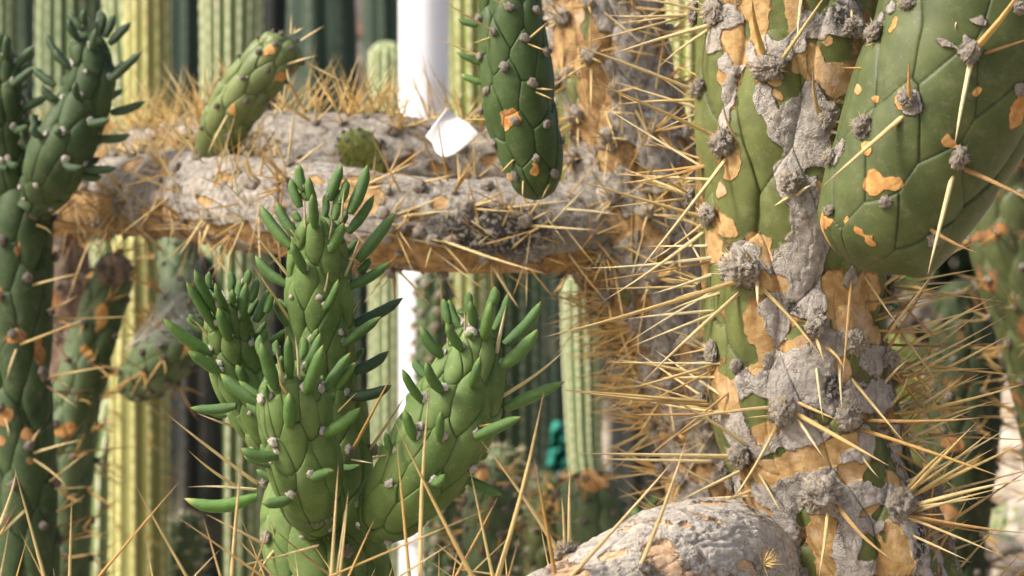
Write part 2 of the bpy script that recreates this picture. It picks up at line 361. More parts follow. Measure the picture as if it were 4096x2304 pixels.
        d1, d2, idn = worley(s.TT * 75 + n1 * 0.5, s.SS * 50 + n2 * 0.5, seed)
        plate = (idn - .5) * 0.7 + np.clip((d2 - d1) * 6, 0, 1) * 0.5
        s.h += s.CAP * relief * (bk * (1.0 + plate + 0.8 * fbm(p * 260, 4, 5)) + ckk * (0.35 + 0.35 * fbm(p * 200, 3, 6)))
        s.lump = bk
        return s
    def lumps(s, amp, scale, seed=0): s.h += s.CAP * amp * fbm(s.pos0 * scale, 4, seed); return s
    def build(s, name, mat, parent, label=None, kind=None):
        V = s.CC + (s.RR * s.CAP + s.h)[:, None] * s.dir; nu, nv = s.nu, s.nv
        i = np.arange(nu - 1)[:, None] * nv; j = np.arange(nv)[None, :]; j2 = (j + 1) % nv
        F = np.stack([i + j, i + nv + j, i + nv + j2, i + j2], -1).reshape(-1, 4)[:, ::-1]
        at = {k: getattr(s, k) if hasattr(s, k) else np.zeros(len(V)) for k in ('groove', 'cork', 'bark', 'soot', 'crest', 'areole')}
        o = mesh_np(name, V, F, mat, s.C[0], parent, at)
        s.o = o; tag(o, label=label, kind=kind); return o
    def lower(s, name, mat, parent, n=40):
        """plain continuation of the stem down to the ground"""
        a = s.C[0]; z0 = ground_z(a[0], a[1]) - 0.02; k = 12
        if a[2] - z0 < 0.03: return
        zs = np.linspace(a[2] + s.R[0] * .3, z0, k); th = np.linspace(0, 2 * math.pi, n, endpoint=False)
        V = []; r = s.R[0] * 1.0
        for q, z in enumerate(zs):
            t = q / (k - 1); rr = r * (0.97 + 0.25 * t); 
            for x in th: V.append((a[0] + rr * math.cos(x) * (1 + .05 * math.sin(3 * x + q)), a[1] + rr * math.sin(x), z))
        V = np.array(V); i = np.arange(k - 1)[:, None] * n; j = np.arange(n)[None, :]; j2 = (j + 1) % n
        F = np.stack([i + j, i + j2, i + n + j2, i + n + j], -1).reshape(-1, 4)[:, ::-1]
        bk = np.ones(len(V)) if getattr(s, 'bark', np.zeros(1)).mean() > .4 else np.zeros(len(V))
        return mesh_np(name, V, F, mat, (a[0], a[1], z0), parent, {'bark': bk})

# ------------------------------------------------------------ spines, leaves, areoles as shared meshes
def unit_tube(name, prof, bend, mat, n=8, twist=0, flat=1.0):
    V = []; F = []
    for (z, r, b) in prof:
        for k in range(n):
            a = 2 * math.pi * k / n; V.append((r * math.cos(a) + b * bend, r * math.sin(a) * flat, z))
    m = len(prof)
    for i in range(m - 1):
        for k in range(n): F.append((i * n + k, i * n + (k + 1) % n, (i + 1) * n + (k + 1) % n, (i + 1) * n + k))
    me = bpy.data.meshes.new(name); me.from_pydata(V, [], F); me.polygons.foreach_set('use_smooth', [True] * len(F)); me.materials.append(mat); me.update(); return me
def spine_meshes(mat, pre):
    out = []
    for i in range(7):
        b = [0, 0.4, -0.6, 0.9, -1.0, 1.3, 1.7][i]; rr = random.Random(i)
        prof = [(z, max(0.03, (1 - z ** 1.6) ** 0.75 * (1.0 + 0.05 * rr.uniform(-1, 1)) * (0.93 if z == 0 else 1)), math.sin(z * math.pi * (0.9 if i % 2 else 1.0)) ** 1 * (1 + .3 * z)) for z in (0, .05, .15, .3, .45, .6, .75, .88, .96, 1.0)]
        out.append(unit_tube(pre, prof, b, mat, 7))
    return out
SP = {k: spine_meshes(M[k], 'spine_shape') for k in ('spine', 'spine_pale', 'spine_brown', 'spine_gold')}
def leaf_meshes(mat):
    out = []
    for i in range(7):
        b = [0.0, 0.25, 0.5, 0.7, 0.95, -0.3, 1.9][i]; fl = [1, .92, .85, .95, .8, .9, .85][i]; rr = random.Random(i + 50); prof = []
        for z in (0, .03, .08, .16, .28, .4, .52, .64, .74, .82, .885, .93, .965, .988, 1.0):
            r = (0.62 + 0.38 * min(1, z / .3) ** .8) if z < .3 else 1.0 - 0.12 * ((z - .3) / .4) if z < .7 else 0.88 * max(0.0, 1 - ((z - .7) / .3) ** 1.55) ** 0.95
            prof.append((z, max(.015, r * (1 + .03 * rr.uniform(-1, 1))), math.sin(z * math.pi * 0.8)))
        out.append(unit_tube('leaf_shape', prof, b, mat, 14, flat=fl))
    return out
LF = {k: leaf_meshes(M[k]) for k in ('leaf', 'leaf_dark', 'leaf_yellow')}
def lump_mesh(name, mat, sub, amp, freq, seed, squash=0.75):
    import bmesh
    bm = bmesh.new(); bmesh.ops.create_icosphere(bm, subdivisions=sub, radius=1.0)
    co = np.array([v.co[:] for v in bm.verts]); n = fbm(co * freq + seed * 3.7, 4, seed); n2 = np.abs(fbm(co * freq * 2.3 + seed, 4, seed + 4))
    co2 = co * (1 + amp * n - amp * 0.6 * n2)[:, None]; co2[:, 2] *= squash
    for v, c in zip(bm.verts, co2): v.co = c
    nb = {'areole_shape': 70 if sub > 4 else 34}.get(name, 0); rr = np.random.default_rng(seed)
    for k in range(nb):
        a = rr.normal(size=3); a[2] = abs(a[2]) * .9 + .1; a /= np.linalg.norm(a); c = a * np.array([.8, .8, .8 * squash]); t = c + (a + rr.normal(size=3) * .35) * rr.uniform(.25, .75); w = .028
        q = np.cross(a, rr.normal(size=3)); q /= np.linalg.norm(q); q2 = np.cross(a, q)
        vs_ = [bm.verts.new(x) for x in (c + q * w, c - q * w * .5 + q2 * w, c - q * w * .5 - q2 * w, t)]
        for f in ((0, 1, 3), (1, 2, 3), (2, 0, 3)): bm.faces.new([vs_[z] for z in f]).material_index = 1
    me = bpy.data.meshes.new(name); bm.to_mesh(me); bm.free(); me.polygons.foreach_set('use_smooth', [True] * len(me.polygons)); me.materials.append(mat)
    if nb: me.materials.append(M['bristle'])
    return me
AR = {'big': [lump_mesh('areole_shape', M['wool_grey'], 5, 0.55, 2.3, i) for i in range(4)],
      'grey': [lump_mesh('areole_shape', M['wool_grey'], 3, 0.5, 2.0, i + 10) for i in range(3)],
      'dark': [lump_mesh('areole_shape', M['wool_dark'], 3, 0.5, 2.0, i + 20) for i in range(3)],
      'white': [lump_mesh('areole_shape', M['wool_white'], 3, 0.75, 1.9, i + 30, .55) for i in range(3)]}
def frame_mat(z, x):
    z = Vector(z).normalized(); x = Vector(x); x = (x - x.dot(z) * z)
    x = x.normalized() if x.length > 1e-6 else z.orthogonal().normalized()
    y = z.cross(x); m = Matrix((x, y, z)).transposed(); return m
def put(name, me, parent, loc, z, x, sc, label=None):
    o = bpy.data.objects.new(name, me); link(o); o.parent = parent
    R = frame_mat(z, x).to_4x4(); o.matrix_local = Matrix.Translation(Vector([float(q) for q in loc]) - wloc(parent)) @ R @ Matrix.Diagonal((*sc, 1))
    if label: o['label'] = label
    return o
def root_of(o):
    while o.parent is not None: o = o.parent
    return o
def spine(parent, base, tip, r, kind='spine', bendx=None):
    """queued: the 280 largest of each thing become objects, the others one joined part"""
    b = np.asarray(base, float); t = np.asarray(tip, float); L = float(np.linalg.norm(t - b))
    if L < 1e-5: return
    X, Y, D = proj(np.array([b, t])); vis = max(0, min(X.max(), 4096) - max(X.min(), 0)) + max(0, min(Y.max(), 2304) - max(Y.min(), 0))
    if X.max() < -150 or X.min() > 4250 or Y.max() < -150 or Y.min() > 2450: vis = 0
    THINGS[root_of(parent).name]['spines'].append((vis * r, parent, b, t, r, kind))
def spines_flush(limit=285):
    nb = 0
    for nm, T in THINGS.items():
        L = sorted(T['spines'], key=lambda q: -q[0]); far = {}
        for k, (sz, par, b, t, r, kind) in enumerate(L):
            if k < limit and sz > 0:
                mes = SP[kind]; a = random.random()
                me = mes[0] if a < .15 else random.choice(mes)
                put('spine', me, par, b, t - b, rng.normal(size=3), (r, r, float(np.linalg.norm(t - b))))
            else: far.setdefault((par.name, kind), []).append((par, b, t, r))
        for (pn, kind), lst in far.items():
            V = []; F = []; n = 4
            for (par, b, t, r) in lst:
                R = np.array(frame_mat(t - b, rng.normal(size=3))); o = len(V)
                for z, q in ((0, .95), (.5, .8), (1, .04)):
                    for k in range(n):
                        a = 2 * math.pi * k / n; V.append(b + (t - b) * z + R @ np.array([r * q * math.cos(a), r * q * math.sin(a), 0]))
                for i in range(2):
                    for k in range(n): F.append((o + i * n + k, o + i * n + (k + 1) % n, o + (i + 1) * n + (k + 1) % n, o + (i + 1) * n + k))
            par = lst[0][0]
            o = mesh_np('fine_spines', V, F, M[kind], wloc(par), par, None, True); o['kind'] = 'stuff'
def hero_spines(st, part, crop, rows, r=7.0, kind='spine', lift=0.0):
    """rows: base x, base y, tip x, tip y [, radius px, kind, depth lean] in crop pixels; the base is found on the stem"""
    for row in rows:
        bx, by, tx, ty = row[:4]; rr = row[4] if len(row) > 4 and row[4] else r; kd = row[5] if len(row) > 5 and row[5] else kind
        B = K(crop, bx, by); T = K(crop, tx, ty); i = st.surf(*B); d = st.D[i] - st.h[i]
        b = P(B[0], B[1], d) - st.dir[i] * 0.001; ln = wpx(math.hypot(T[0] - B[0], T[1] - B[1]), d)
        lean = row[6] if len(row) > 6 else 0.15 + 0.4 * max(0, st.face[i]) * random.uniform(.5, 1)
        t = P(T[0], T[1], d - ln * lean)
        spine(part, b, t, wpx(rr, d), kd)
def areole(st, part, i, r, kind, lift=0.3, up=0.0):
    p = st.point(i) + st.AX[i] * up + st.dir[i] * r * lift
    put('areole', random.choice(AR[kind]), part, p, st.dir[i], rng.normal(size=3), (r * random.uniform(.85, 1.2), r * random.uniform(.8, 1.1), r * random.uniform(.8, 1.1)))
    return p
def burst(st, part, i, n, L, r, kind, up=0.5, spread=0.9, base=None, world_up=0.0):
    p = st.point(i) if base is None else base
    for k in range(n):
        a = rng.normal(size=3); a -= a.dot(st.dir[i]) * st.dir[i]; a /= np.linalg.norm(a) + 1e-9
        v = st.dir[i] + a * spread * random.uniform(.3, 1.1) + st.AX[i] * up * random.uniform(0, 1) + np.array([0, 0, world_up]); v /= np.linalg.norm(v)
        spine(part, p, p + v * L * random.uniform(.45, 1.15), r * random.uniform(.75, 1.1), kind)
def leaf(st, part, crop, row, r=18.5, kind='leaf', label=None, wool='white', wr=13):
    bx, by, tx, ty = row[:4]; rr = row[4] if len(row) > 4 and row[4] else r; kd = row[5] if len(row) > 5 and row[5] else kind
    B = K(crop, bx, by); T = K(crop, tx, ty); i = st.surf(*B); d = st.D[i] - st.h[i] * max(0, st.face[i])
    b = P(B[0], B[1], d - 0.001); L = wpx(math.hypot(T[0] - B[0], T[1] - B[1]), d)
    lean = row[6] if len(row) > 6 else 0.55 * max(0.0, st.face[i]) - 0.15 * (1 - max(0, st.face[i])) * random.random()
    t = P(T[0], T[1], d - L * lean); me = random.choice(LF[kd][:5] if len(row) < 8 else [LF[kd][row[7]]])
    out = -st.AX[i] + 0.6 * st.dir[i]
    o = put('leaf', me, part, b, t - b, out, (wpx(rr * 1.16, d), wpx(rr * 1.16, d), float(np.linalg.norm(t - b))), label)
    if wool:
        q = P(B[0], B[1], d - 0.0015) + st.AX[i] * wpx(20, d); wr2 = wpx(wr, d) * random.uniform(.7, 1.15)
        if st.face[i] > .15: put('areole', random.choice(AR[wool]), part, q, st.dir[i], rng.normal(size=3), (wr2 * 1.15, wr2 * 1.15, wr2 * .8))
    return i
def row_ids(st, lst):
    return [st.surf(*K(c, x, y)) for c, x, y in lst]

# ------------------------------------------------------------ ground
def ground_z(x, y):
    x = np.asarray(x, float); y = np.asarray(y, float)
    z = 0.16 * sstep(2.2, 4.5, y) + 0.30 * np.exp(-((x - 0.95) / 0.55) ** 2 - ((y - 4.2) / 0.9) ** 2)
    return z if z.shape else float(z)
gx = np.concatenate([[-200, -60, -20, -8], np.linspace(-4, 4, 161), [8, 20, 60, 200]]); gy = np.concatenate([[-100, -20, -5], np.linspace(-1, 9, 201), [14, 25, 60, 300]])
GX, GY = np.meshgrid(gx, gy, indexing='ij'); gp = np.stack([GX.ravel(), GY.ravel(), np.zeros(GX.size)], 1)
GZ = ground_z(GX, GY).ravel() + 0.02 * fbm(gp * 4, 4, 2) + 0.008 * fbm(gp * 14, 3, 3)
i = np.arange(len(gx) - 1)[:, None] * len(gy); j = np.arange(len(gy) - 1)[None, :]
F = np.stack([i + j, i + len(gy) + j, i + len(gy) + j + 1, i + j + 1], -1).reshape(-1, 4)
s = NT('dry_gravelly_soil'); v = s.obj()
c = s.mix(s.mapr(s.noise(v, 6, 6, .7), .3, .7), (0.26, 0.20, 0.14), (0.46, 0.39, 0.29))
vo = s.n('ShaderNodeTexVoronoi'); s.l(v, vo.inputs['Vector']); vo.inputs['Scale'].default_value = 45
c = s.mix(s.mapr(vo.outputs['Color'], .6, .8), c, (0.62, 0.56, 0.46)); c = s.mix(s.mapr(s.noise(v, 30, 3), .55, .7, 0, .6), c, (0.16, 0.12, 0.08))
GV = np.stack([GX.ravel(), GY.ravel(), GZ], 1)
g = mesh_np('ground', GV, F, s.fin(c, .95, s.bump(vo.outputs['Distance'], .02), spec=.1), (0, 0, 0)); g['kind'] = 'structure'

# ------------------------------------------------------------ background: hedge, wall, pole, columns
def ybot(x, d):
    a = P(x, 0, d); b = P(x, 1000, d); z = ground_z(a[0], a[1]) - 0.02
    return (a[2] - z) / (a[2] - b[2]) * 1000
def box(bm_list, c, sx, sy, sz):
    c = np.array(c); v = [c + np.array([a * sx / 2, b * sy / 2, e * sz / 2]) for a in (-1, 1) for b in (-1, 1) for e in (-1, 1)]
    o = len(bm_list[0]); bm_list[0].extend(v); bm_list[1].extend([tuple(o + q for q in f) for f in ((0, 1, 3, 2), (4, 6, 7, 5), (0, 4, 5, 1), (2, 3, 7, 6), (0, 2, 6, 4), (1, 5, 7, 3))])

# far hedge: leaves nobody could count
s = NT('hedge_leaf'); hc = s.fin(s.mix(s.mapr(s.noise(s.obj(), 3, 4), .3, .7), (0.012, 0.028, 0.012), (0.04, 0.075, 0.025)), .6)
n = 26000; HX = rng.uniform(-2.6, 2.8, n); HY = 7.4 + rng.normal(0, .35, n); HZ = rng.uniform(0.1, 2.6, n) + .15 * np.sin(HX * 5)
ctr = np.stack([HX, HY, HZ], 1); a1 = rng.normal(size=(n, 3)); a1 /= np.linalg.norm(a1, axis=1)[:, None]; a2 = np.cross(a1, rng.normal(size=(n, 3))); a2 /= np.linalg.norm(a2, axis=1)[:, None]
sz = rng.uniform(.03, .07, n)[:, None]
HV = np.stack([ctr - a1 * sz, ctr - a2 * sz * .5, ctr + a1 * sz, ctr + a2 * sz * .5], 1).reshape(-1, 3); HF = np.arange(4 * n).reshape(-1, 4)
hd = mesh_np('hedge_foliage', HV, HF, hc, (0, 7.4, 0)); tag(hd, kind='stuff', label='dark green hedge far behind the cacti', category='hedge')

# banded garden wall seen through the gap left of the white pole
wl = thing('garden_wall', 'far wall with white and brown bands seen through the gap left of the white pole', 'wall', (P(1440, 1152, 6.4)[0], P(1440, 1152, 6.4)[1], 0.16))
s = NT('wall_plaster'); wp = s.fin(s.mix(s.mapr(s.noise(s.obj(), 9, 5), .3, .7), (0.44, 0.43, 0.42), (0.60, 0.59, 0.58)), .9)
s = NT('wall_brick_band'); wb = s.fin(s.mix(s.mapr(s.noise(s.obj(), 20, 5), .3, .7), (0.26, 0.13, 0.09), (0.36, 0.22, 0.16)), .9)
s = NT('wall_tan'); wt = s.fin(s.mix(s.mapr(s.noise(s.obj(), 12, 5), .3, .7), (0.28, 0.23, 0.17), (0.38, 0.32, 0.25)), .9)
for (y0, y1, m_) in ((-400, 110, wp), (110, 165, wb), (165, 215, wp), (215, 300, wt), (300, 345, wb), (345, 1100, wp)):
    a = P(1440, y0, 6.4); b = P(1440, y1, 6.4); q = [[], []]; hgt = a[2] - b[2]
    box(q, ((a[0]), a[1], (a[2] + b[2]) / 2), 0.16, 0.2 + (0.02 if m_ is wb else 0), hgt - 0.003)
    mesh_np('wall_band', q[0], q[1], m_, (a[0], a[1], b[2]), wl, None, False)
# small bluish white post seen between two columns, top
for (x, y0, y1, d, r, lab) in ((1125, -200, 130, 5.2, 22, 'thin pale blue post between the pale ribbed column and the dark green one'),
                              (150, -200, 62, 5.4, 38, 'pale blue banner pole end between the two cactus columns by the top left corner')):
    s = NT('pale_blue_paint'); mt = s.fin(s.mix(s.mapr(s.noise(s.obj(), 8, 3), .3, .7), (0.50, 0.56, 0.68), (0.60, 0.66, 0.76)), .5)
    st = Stem([(x, ybot(x, d), d, r), (x, 600, d, r), (x, y0, d, r)], 10, 20, cap1=False); t_ = thing('pale_post', lab, 'post', st.C[0]); st.build('post_shaft', mt, t_)

# the white pole
s = NT('white_enamel'); v = s.obj()
wc = s.mix(s.mapr(s.noise(s.scale(v, 8, 8, 1), 2, 4), .45, .8, 0, .5), (0.84, 0.85, 0.87), (0.74, 0.76, 0.79))
wc = s.mix(s.mapr(s.noise(v, 60, 3, .6), .64, .76, 0, .6), wc, (0.45, 0.40, 0.33)); wc = s.mix(s.mapr(s.noise(s.scale(v, 30, 30, 1.2), 1.0, 4, .7), .55, .8, 0, .35), wc, (0.55, 0.52, 0.47))
s.fin(wc, .3, spec=.5)
pt = thing('white_pole', 'round white painted metal pole standing among the cacti', 'pole', P(1697, ybot(1697, 2.9), 2.9))
st = Stem([(1697, ybot(1697, 2.9), 2.9, 102), (1697, 1200, 2.9, 102), (1697, -500, 2.9, 102)], 24, 96, cap1=False); st.build('pole_shaft', s.m, pt)
st = Stem([(1697, 2165, 2.9, 112), (1697, 2150, 2.9, 112), (1697, 2135, 2.9, 112)], 6, 64, cap1=False); 
s = NT('white_collar'); st.build('pole_collar', s.fin((0.7, .71, .73), .4), pt)

def column(label, ctrl, nrib, mat, depth=0.17, sp=0.019, group='ribbed column cacti in the background', hair=0, hairkind='spine_gold', hl=0.02, cap=True, nu=150, nv=None, bend=None, hr=0.0005):
    ctrl = [tuple(c) for c in ctrl]; x, y, d, r = ctrl[0]
    if y < 2304 + 200: ctrl[0] = (x, max(y, ybot(x, d)), d, r)
    st = Stem(ctrl, nu, nv or nrib * 12, cap0=False, cap1=cap, front=0.6)
    t = thing('column_cactus', label, 'cactus', st.C[0], group)
    depth = depth * (.6 if mat is M['col_yellow'] else 1)
    ph = random.uniform(0, 6); c = 0.5 + 0.5 * np.cos(nrib * st.TH + ph); prof = c ** 0.6
    st.crest = c ** 2; k = np.round((nrib * st.TH + ph) / (2 * math.pi)); z = st.SS / sp + 0.37 * (k % 3)
    bump = np.exp(-((z - np.round(z)) / 0.23) ** 2); st.areole = sstep(.72, .97, c) * (0.25 + 0.75 * bump)
    st.h += st.CAP * st.RR * depth * (prof - 0.6) + st.areole * 0.0012
    st.h += st.CAP * st.RR * 0.10 * fbm(st.pos0 * 6 + len(THINGS), 4, 4)
    st.build('stem', mat, t)
    if hair:
        for q in range(hair):
            kk = random.randrange(nrib); th = (2 * math.pi * kk - ph) / nrib; th = (th + math.pi) % (2 * math.pi) - math.pi
            if abs(th) > 1.9: continue
            a = random.uniform(0, 1) ; si = st.len * a; i0 = int(np.argmin(np.abs(st.S - round(si / sp) * sp))); jn = int(np.argmin(np.abs(st.th - th))); i_ = i0 * st.nv + jn
            if not -60 < st.Y[i_] < 2360: continue
            burst(st, t.children[0], i_, random.choice((3, 4, 5)), hl, hr, hairkind, up=0.1, spread=1.3)
    return st
T_ = -300
C_ = column
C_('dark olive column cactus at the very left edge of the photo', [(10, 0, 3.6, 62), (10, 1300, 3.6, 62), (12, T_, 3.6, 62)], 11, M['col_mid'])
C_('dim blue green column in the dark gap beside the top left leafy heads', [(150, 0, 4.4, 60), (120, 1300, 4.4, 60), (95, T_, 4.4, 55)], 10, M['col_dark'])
C_('pale green column cactus standing behind the top left leafy heads', [(270, 0, 3.3, 118), (270, 1300, 3.3, 118), (265, T_, 3.3, 112)], 15, M['col_mid'])
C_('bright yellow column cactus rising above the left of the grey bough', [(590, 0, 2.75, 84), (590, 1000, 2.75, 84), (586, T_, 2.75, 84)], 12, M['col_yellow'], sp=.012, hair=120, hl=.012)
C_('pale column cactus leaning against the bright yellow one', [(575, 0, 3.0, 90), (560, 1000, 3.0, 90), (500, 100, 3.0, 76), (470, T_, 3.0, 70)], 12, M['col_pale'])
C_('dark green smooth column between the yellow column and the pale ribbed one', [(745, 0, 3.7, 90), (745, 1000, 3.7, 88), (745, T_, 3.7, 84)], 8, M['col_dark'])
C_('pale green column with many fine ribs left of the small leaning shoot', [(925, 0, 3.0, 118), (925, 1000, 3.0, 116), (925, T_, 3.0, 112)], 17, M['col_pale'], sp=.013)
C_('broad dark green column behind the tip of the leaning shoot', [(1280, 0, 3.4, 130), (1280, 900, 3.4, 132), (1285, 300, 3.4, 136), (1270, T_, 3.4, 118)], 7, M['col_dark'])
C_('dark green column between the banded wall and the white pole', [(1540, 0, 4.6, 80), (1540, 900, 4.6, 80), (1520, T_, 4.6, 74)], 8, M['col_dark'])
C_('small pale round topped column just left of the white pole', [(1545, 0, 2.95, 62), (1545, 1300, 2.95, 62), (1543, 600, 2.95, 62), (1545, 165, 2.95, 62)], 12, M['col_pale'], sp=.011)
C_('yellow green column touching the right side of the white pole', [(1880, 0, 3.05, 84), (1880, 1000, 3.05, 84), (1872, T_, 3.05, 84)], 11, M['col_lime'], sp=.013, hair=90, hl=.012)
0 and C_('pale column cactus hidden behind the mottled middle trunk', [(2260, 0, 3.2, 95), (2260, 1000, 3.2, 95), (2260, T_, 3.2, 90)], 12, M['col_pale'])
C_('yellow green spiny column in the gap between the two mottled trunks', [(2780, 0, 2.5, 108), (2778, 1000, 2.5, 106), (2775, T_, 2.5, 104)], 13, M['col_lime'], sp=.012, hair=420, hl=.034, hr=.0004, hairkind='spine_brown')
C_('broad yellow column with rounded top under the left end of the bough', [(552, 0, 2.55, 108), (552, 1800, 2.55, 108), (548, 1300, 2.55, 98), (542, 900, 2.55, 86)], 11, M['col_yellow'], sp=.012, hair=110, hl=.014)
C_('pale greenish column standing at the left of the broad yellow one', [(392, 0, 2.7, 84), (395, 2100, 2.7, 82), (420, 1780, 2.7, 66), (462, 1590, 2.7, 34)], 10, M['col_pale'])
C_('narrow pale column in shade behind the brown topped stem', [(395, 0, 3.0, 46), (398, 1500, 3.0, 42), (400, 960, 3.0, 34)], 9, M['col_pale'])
C_('faint dark column in the deep shade left of the leafy cactus', [(770, 0, 2.9, 118), (770, 1500, 2.9, 112), (760, 1000, 2.9, 95)], 8, M['col_black'])  # added column, its near-black colour stands for the shade in this gap
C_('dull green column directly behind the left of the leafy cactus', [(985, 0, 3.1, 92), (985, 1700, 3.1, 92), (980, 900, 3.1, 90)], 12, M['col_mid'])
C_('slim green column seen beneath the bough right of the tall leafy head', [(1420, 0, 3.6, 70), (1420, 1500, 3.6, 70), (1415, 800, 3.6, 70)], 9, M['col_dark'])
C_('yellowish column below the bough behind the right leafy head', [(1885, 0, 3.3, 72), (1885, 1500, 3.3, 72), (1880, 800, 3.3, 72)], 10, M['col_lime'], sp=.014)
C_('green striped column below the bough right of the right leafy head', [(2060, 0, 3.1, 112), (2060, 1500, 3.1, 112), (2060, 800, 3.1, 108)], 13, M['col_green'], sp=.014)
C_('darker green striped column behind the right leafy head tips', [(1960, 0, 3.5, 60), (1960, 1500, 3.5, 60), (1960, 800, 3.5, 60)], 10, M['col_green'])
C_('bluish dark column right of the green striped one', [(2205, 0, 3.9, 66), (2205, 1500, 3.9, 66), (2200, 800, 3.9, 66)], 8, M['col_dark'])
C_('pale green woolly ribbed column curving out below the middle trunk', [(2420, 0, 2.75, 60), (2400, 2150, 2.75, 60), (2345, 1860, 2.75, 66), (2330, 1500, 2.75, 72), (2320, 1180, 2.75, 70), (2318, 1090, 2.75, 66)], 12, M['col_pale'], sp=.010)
C_('pale column stub low behind the grey log', [(2400, 0, 3.2, 70), (2400, 2300, 3.2, 68), (2400, 2070, 3.2, 60)], 10, M['col_pale'])
for k, (x, d, r, ty) in enumerate(((640, 5.2, 90, T_), (1080, 5.0, 100, T_), (1440, 5.6, 70, 900), (2160, 5.0, 110, 400), (2560, 4.6, 120, 200), (3000, 4.4, 120, 700), (3420, 4.6, 110, 900), (90, 5.0, 80, 500), (1700, 5.2, 60, 1200), (420, 4.8, 80, 1300))):  # far filler columns, gap shade painted into their near-black colour
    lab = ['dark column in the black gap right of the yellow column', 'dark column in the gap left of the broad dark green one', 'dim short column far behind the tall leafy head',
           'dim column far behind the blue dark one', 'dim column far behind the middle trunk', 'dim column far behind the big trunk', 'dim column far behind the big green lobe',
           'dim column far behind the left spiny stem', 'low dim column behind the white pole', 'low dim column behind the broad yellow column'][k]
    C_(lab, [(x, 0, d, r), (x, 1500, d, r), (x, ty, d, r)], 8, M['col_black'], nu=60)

# ------------------------------------------------------------ left spiny, leafy cactus (blurred, behind)
tl = thing('leafy_cactus', 'dark leafy cactus with two heads and a spiny lower stem at the left edge', 'cactus', P(90, 2500, 1.95))
st = Stem([(100, 2600, 1.95, 125), (95, 2000, 1.95, 122), (80, 1500, 1.95, 120), (75, 1000, 1.95, 120), (90, 800, 1.95, 100), (110, 690, 1.97, 60)], 420, 260)
tops = row_ids(st, [('r4', 230, 215), ('r4', 190, 670), ('r4', 330, 920), ('r4', 100, 1080), ('r4', 280, 1350), ('r4', 30, 400), ('r4', 20, 800), ('s3', 205, 520), ('s3', 20, 240), ('s3', 60, 1060), ('s3', 110, 800), ('s3', 370, 790), ('s3', 290, 1100), ('r4', 380, 520), ('s3', 290, 20)])
st.tubercles(tops, wpx(240, 1.95), wpx(62, 1.95), wpx(26, 1.95), tipscale=.8)
st.patches(cork=[('r4', 120, 1060, 60, 50), ('s3', 205, 430, 35, 45), ('s3', 205, 610, 30, 25), ('s3', 20, 460, 35, 30), ('r4', 10, 790, 30, 50), ('r4', 125, 440, 15, 50), ('r4', 280, 1200, 30, 110), ('s3', 60, 300, 30, 60)], noise_amp=.22)
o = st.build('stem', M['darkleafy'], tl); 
for i in tops: areole(st, o, i, wpx(22, 1.95), 'dark', up=wpx(10, 1.95))
hero_spines(st, o, 'r4', [(260, 270, 380, 350), (230, 710, 600, 620), (360, 945, 1000, 925), (370, 980, 540, 1130), (140, 1140, 640, 940), (120, 1170, 45, 1400), (330, 1390, 830, 1300), (310, 240, 480, 30), (320, 1360, 500, 1449), (50, 20, 100, 130), (330, 900, 560, 780)], 5.5)
hero_spines(st, o, 's3', [(240, 560, 590, 465), (240, 600, 480, 800), (380, 815, 640, 800), (330, 60, 560, 230), (230, 500, 300, 380), (20, 280, 60, 440), (360, 770, 620, 560), (390, 990, 620, 860), (300, 30, 500, -30), (200, 960, 0, 1150)], 5.5)
for i in st.filled:
    if st.face[i] < .5: areole(st, o, i, wpx(18, 1.95), 'dark', up=wpx(8, 1.95)); burst(st, o, i, 3, wpx(300, 1.95), wpx(4.5, 1.95), 'spine_brown')
st.lower('lower_stem', M['darkleafy'], tl)
def head(tl, ctrl, crop, leaves, L, w, H, mat, lk, lr, nu=260, nv=200, lab=None, extra=(), wool='white', wr=14, tip=.55, backleaf=True, ll=95, cap0=False):
    st = Stem(ctrl, nu, nv, cap0=cap0); d = ctrl[0][2]
    ids = []
    for row in leaves:
        cr = row[0] if isinstance(row[0], str) else crop; rw = row[1:] if isinstance(row[0], str) else row
        ids.append(st.surf(*K(cr, rw[0], rw[1])))
    ids2 = ids + [st.surf(*K(c, x, y)) for c, x, y in extra]
    st.tubercles(ids2, wpx(L, d), wpx(w, d), wpx(H, d), tipscale=tip); o = st.build('stem', mat, tl, lab)
    for row in leaves:
        cr = row[0] if isinstance(row[0], str) else crop; rw = row[1:] if isinstance(row[0], str) else row
        leaf(st, o, cr, rw, lr, lk, wool=wool, wr=wr)
    for i in ids2[len(ids):]: areole(st, o, i, wpx(wr, d), wool or 'white', up=wpx(10, d))
    if backleaf:
        for i in st.filled:
            sc = 0.55 + 0.45 * min(1, (st.len - st.SS[i]) / wpx(L * 2, d))
            if st.face[i] < -.1 and st.SS[i] > st.len * .12:
                v = st.dir[i] + st.AX[i] * random.uniform(.5, 1.4); p = st.point(i); me = random.choice(LF[lk][:4]); LL = wpx(ll * random.uniform(.7, 1.2), d)
                put('leaf', me, o, p, v, -st.AX[i], (wpx(lr * .9, d), wpx(lr * .9, d), LL))
            elif st.face[i] > .1: areole(st, o, i, wpx(wr * .8, d), wool or 'white', up=wpx(6, d))
    return st, o
L2a = [(600, 220, 490, 90), (625, 190, 620, 60), (710, 190, 715, 68), (720, 240, 755, 90), (760, 270, 830, 100), (570, 290, 510, 120), (480, 480, 350, 240), (520, 500, 400, 350), (790, 320, 950, 160), (660, 360, 690, 200),
       (790, 590, 1035, 365), (400, 620, 245, 475), (430, 740, 310, 600), (800, 820, 1050, 725), (570, 720, 560, 580), (640, 900, 800, 860), (700, 1000, 945, 955), (600, 1220, 850, 1200), (460, 1190, 600, 1190), (580, 1270, 740, 1270), (430, 980, 415, 920), (310, 1000, 240, 890)]
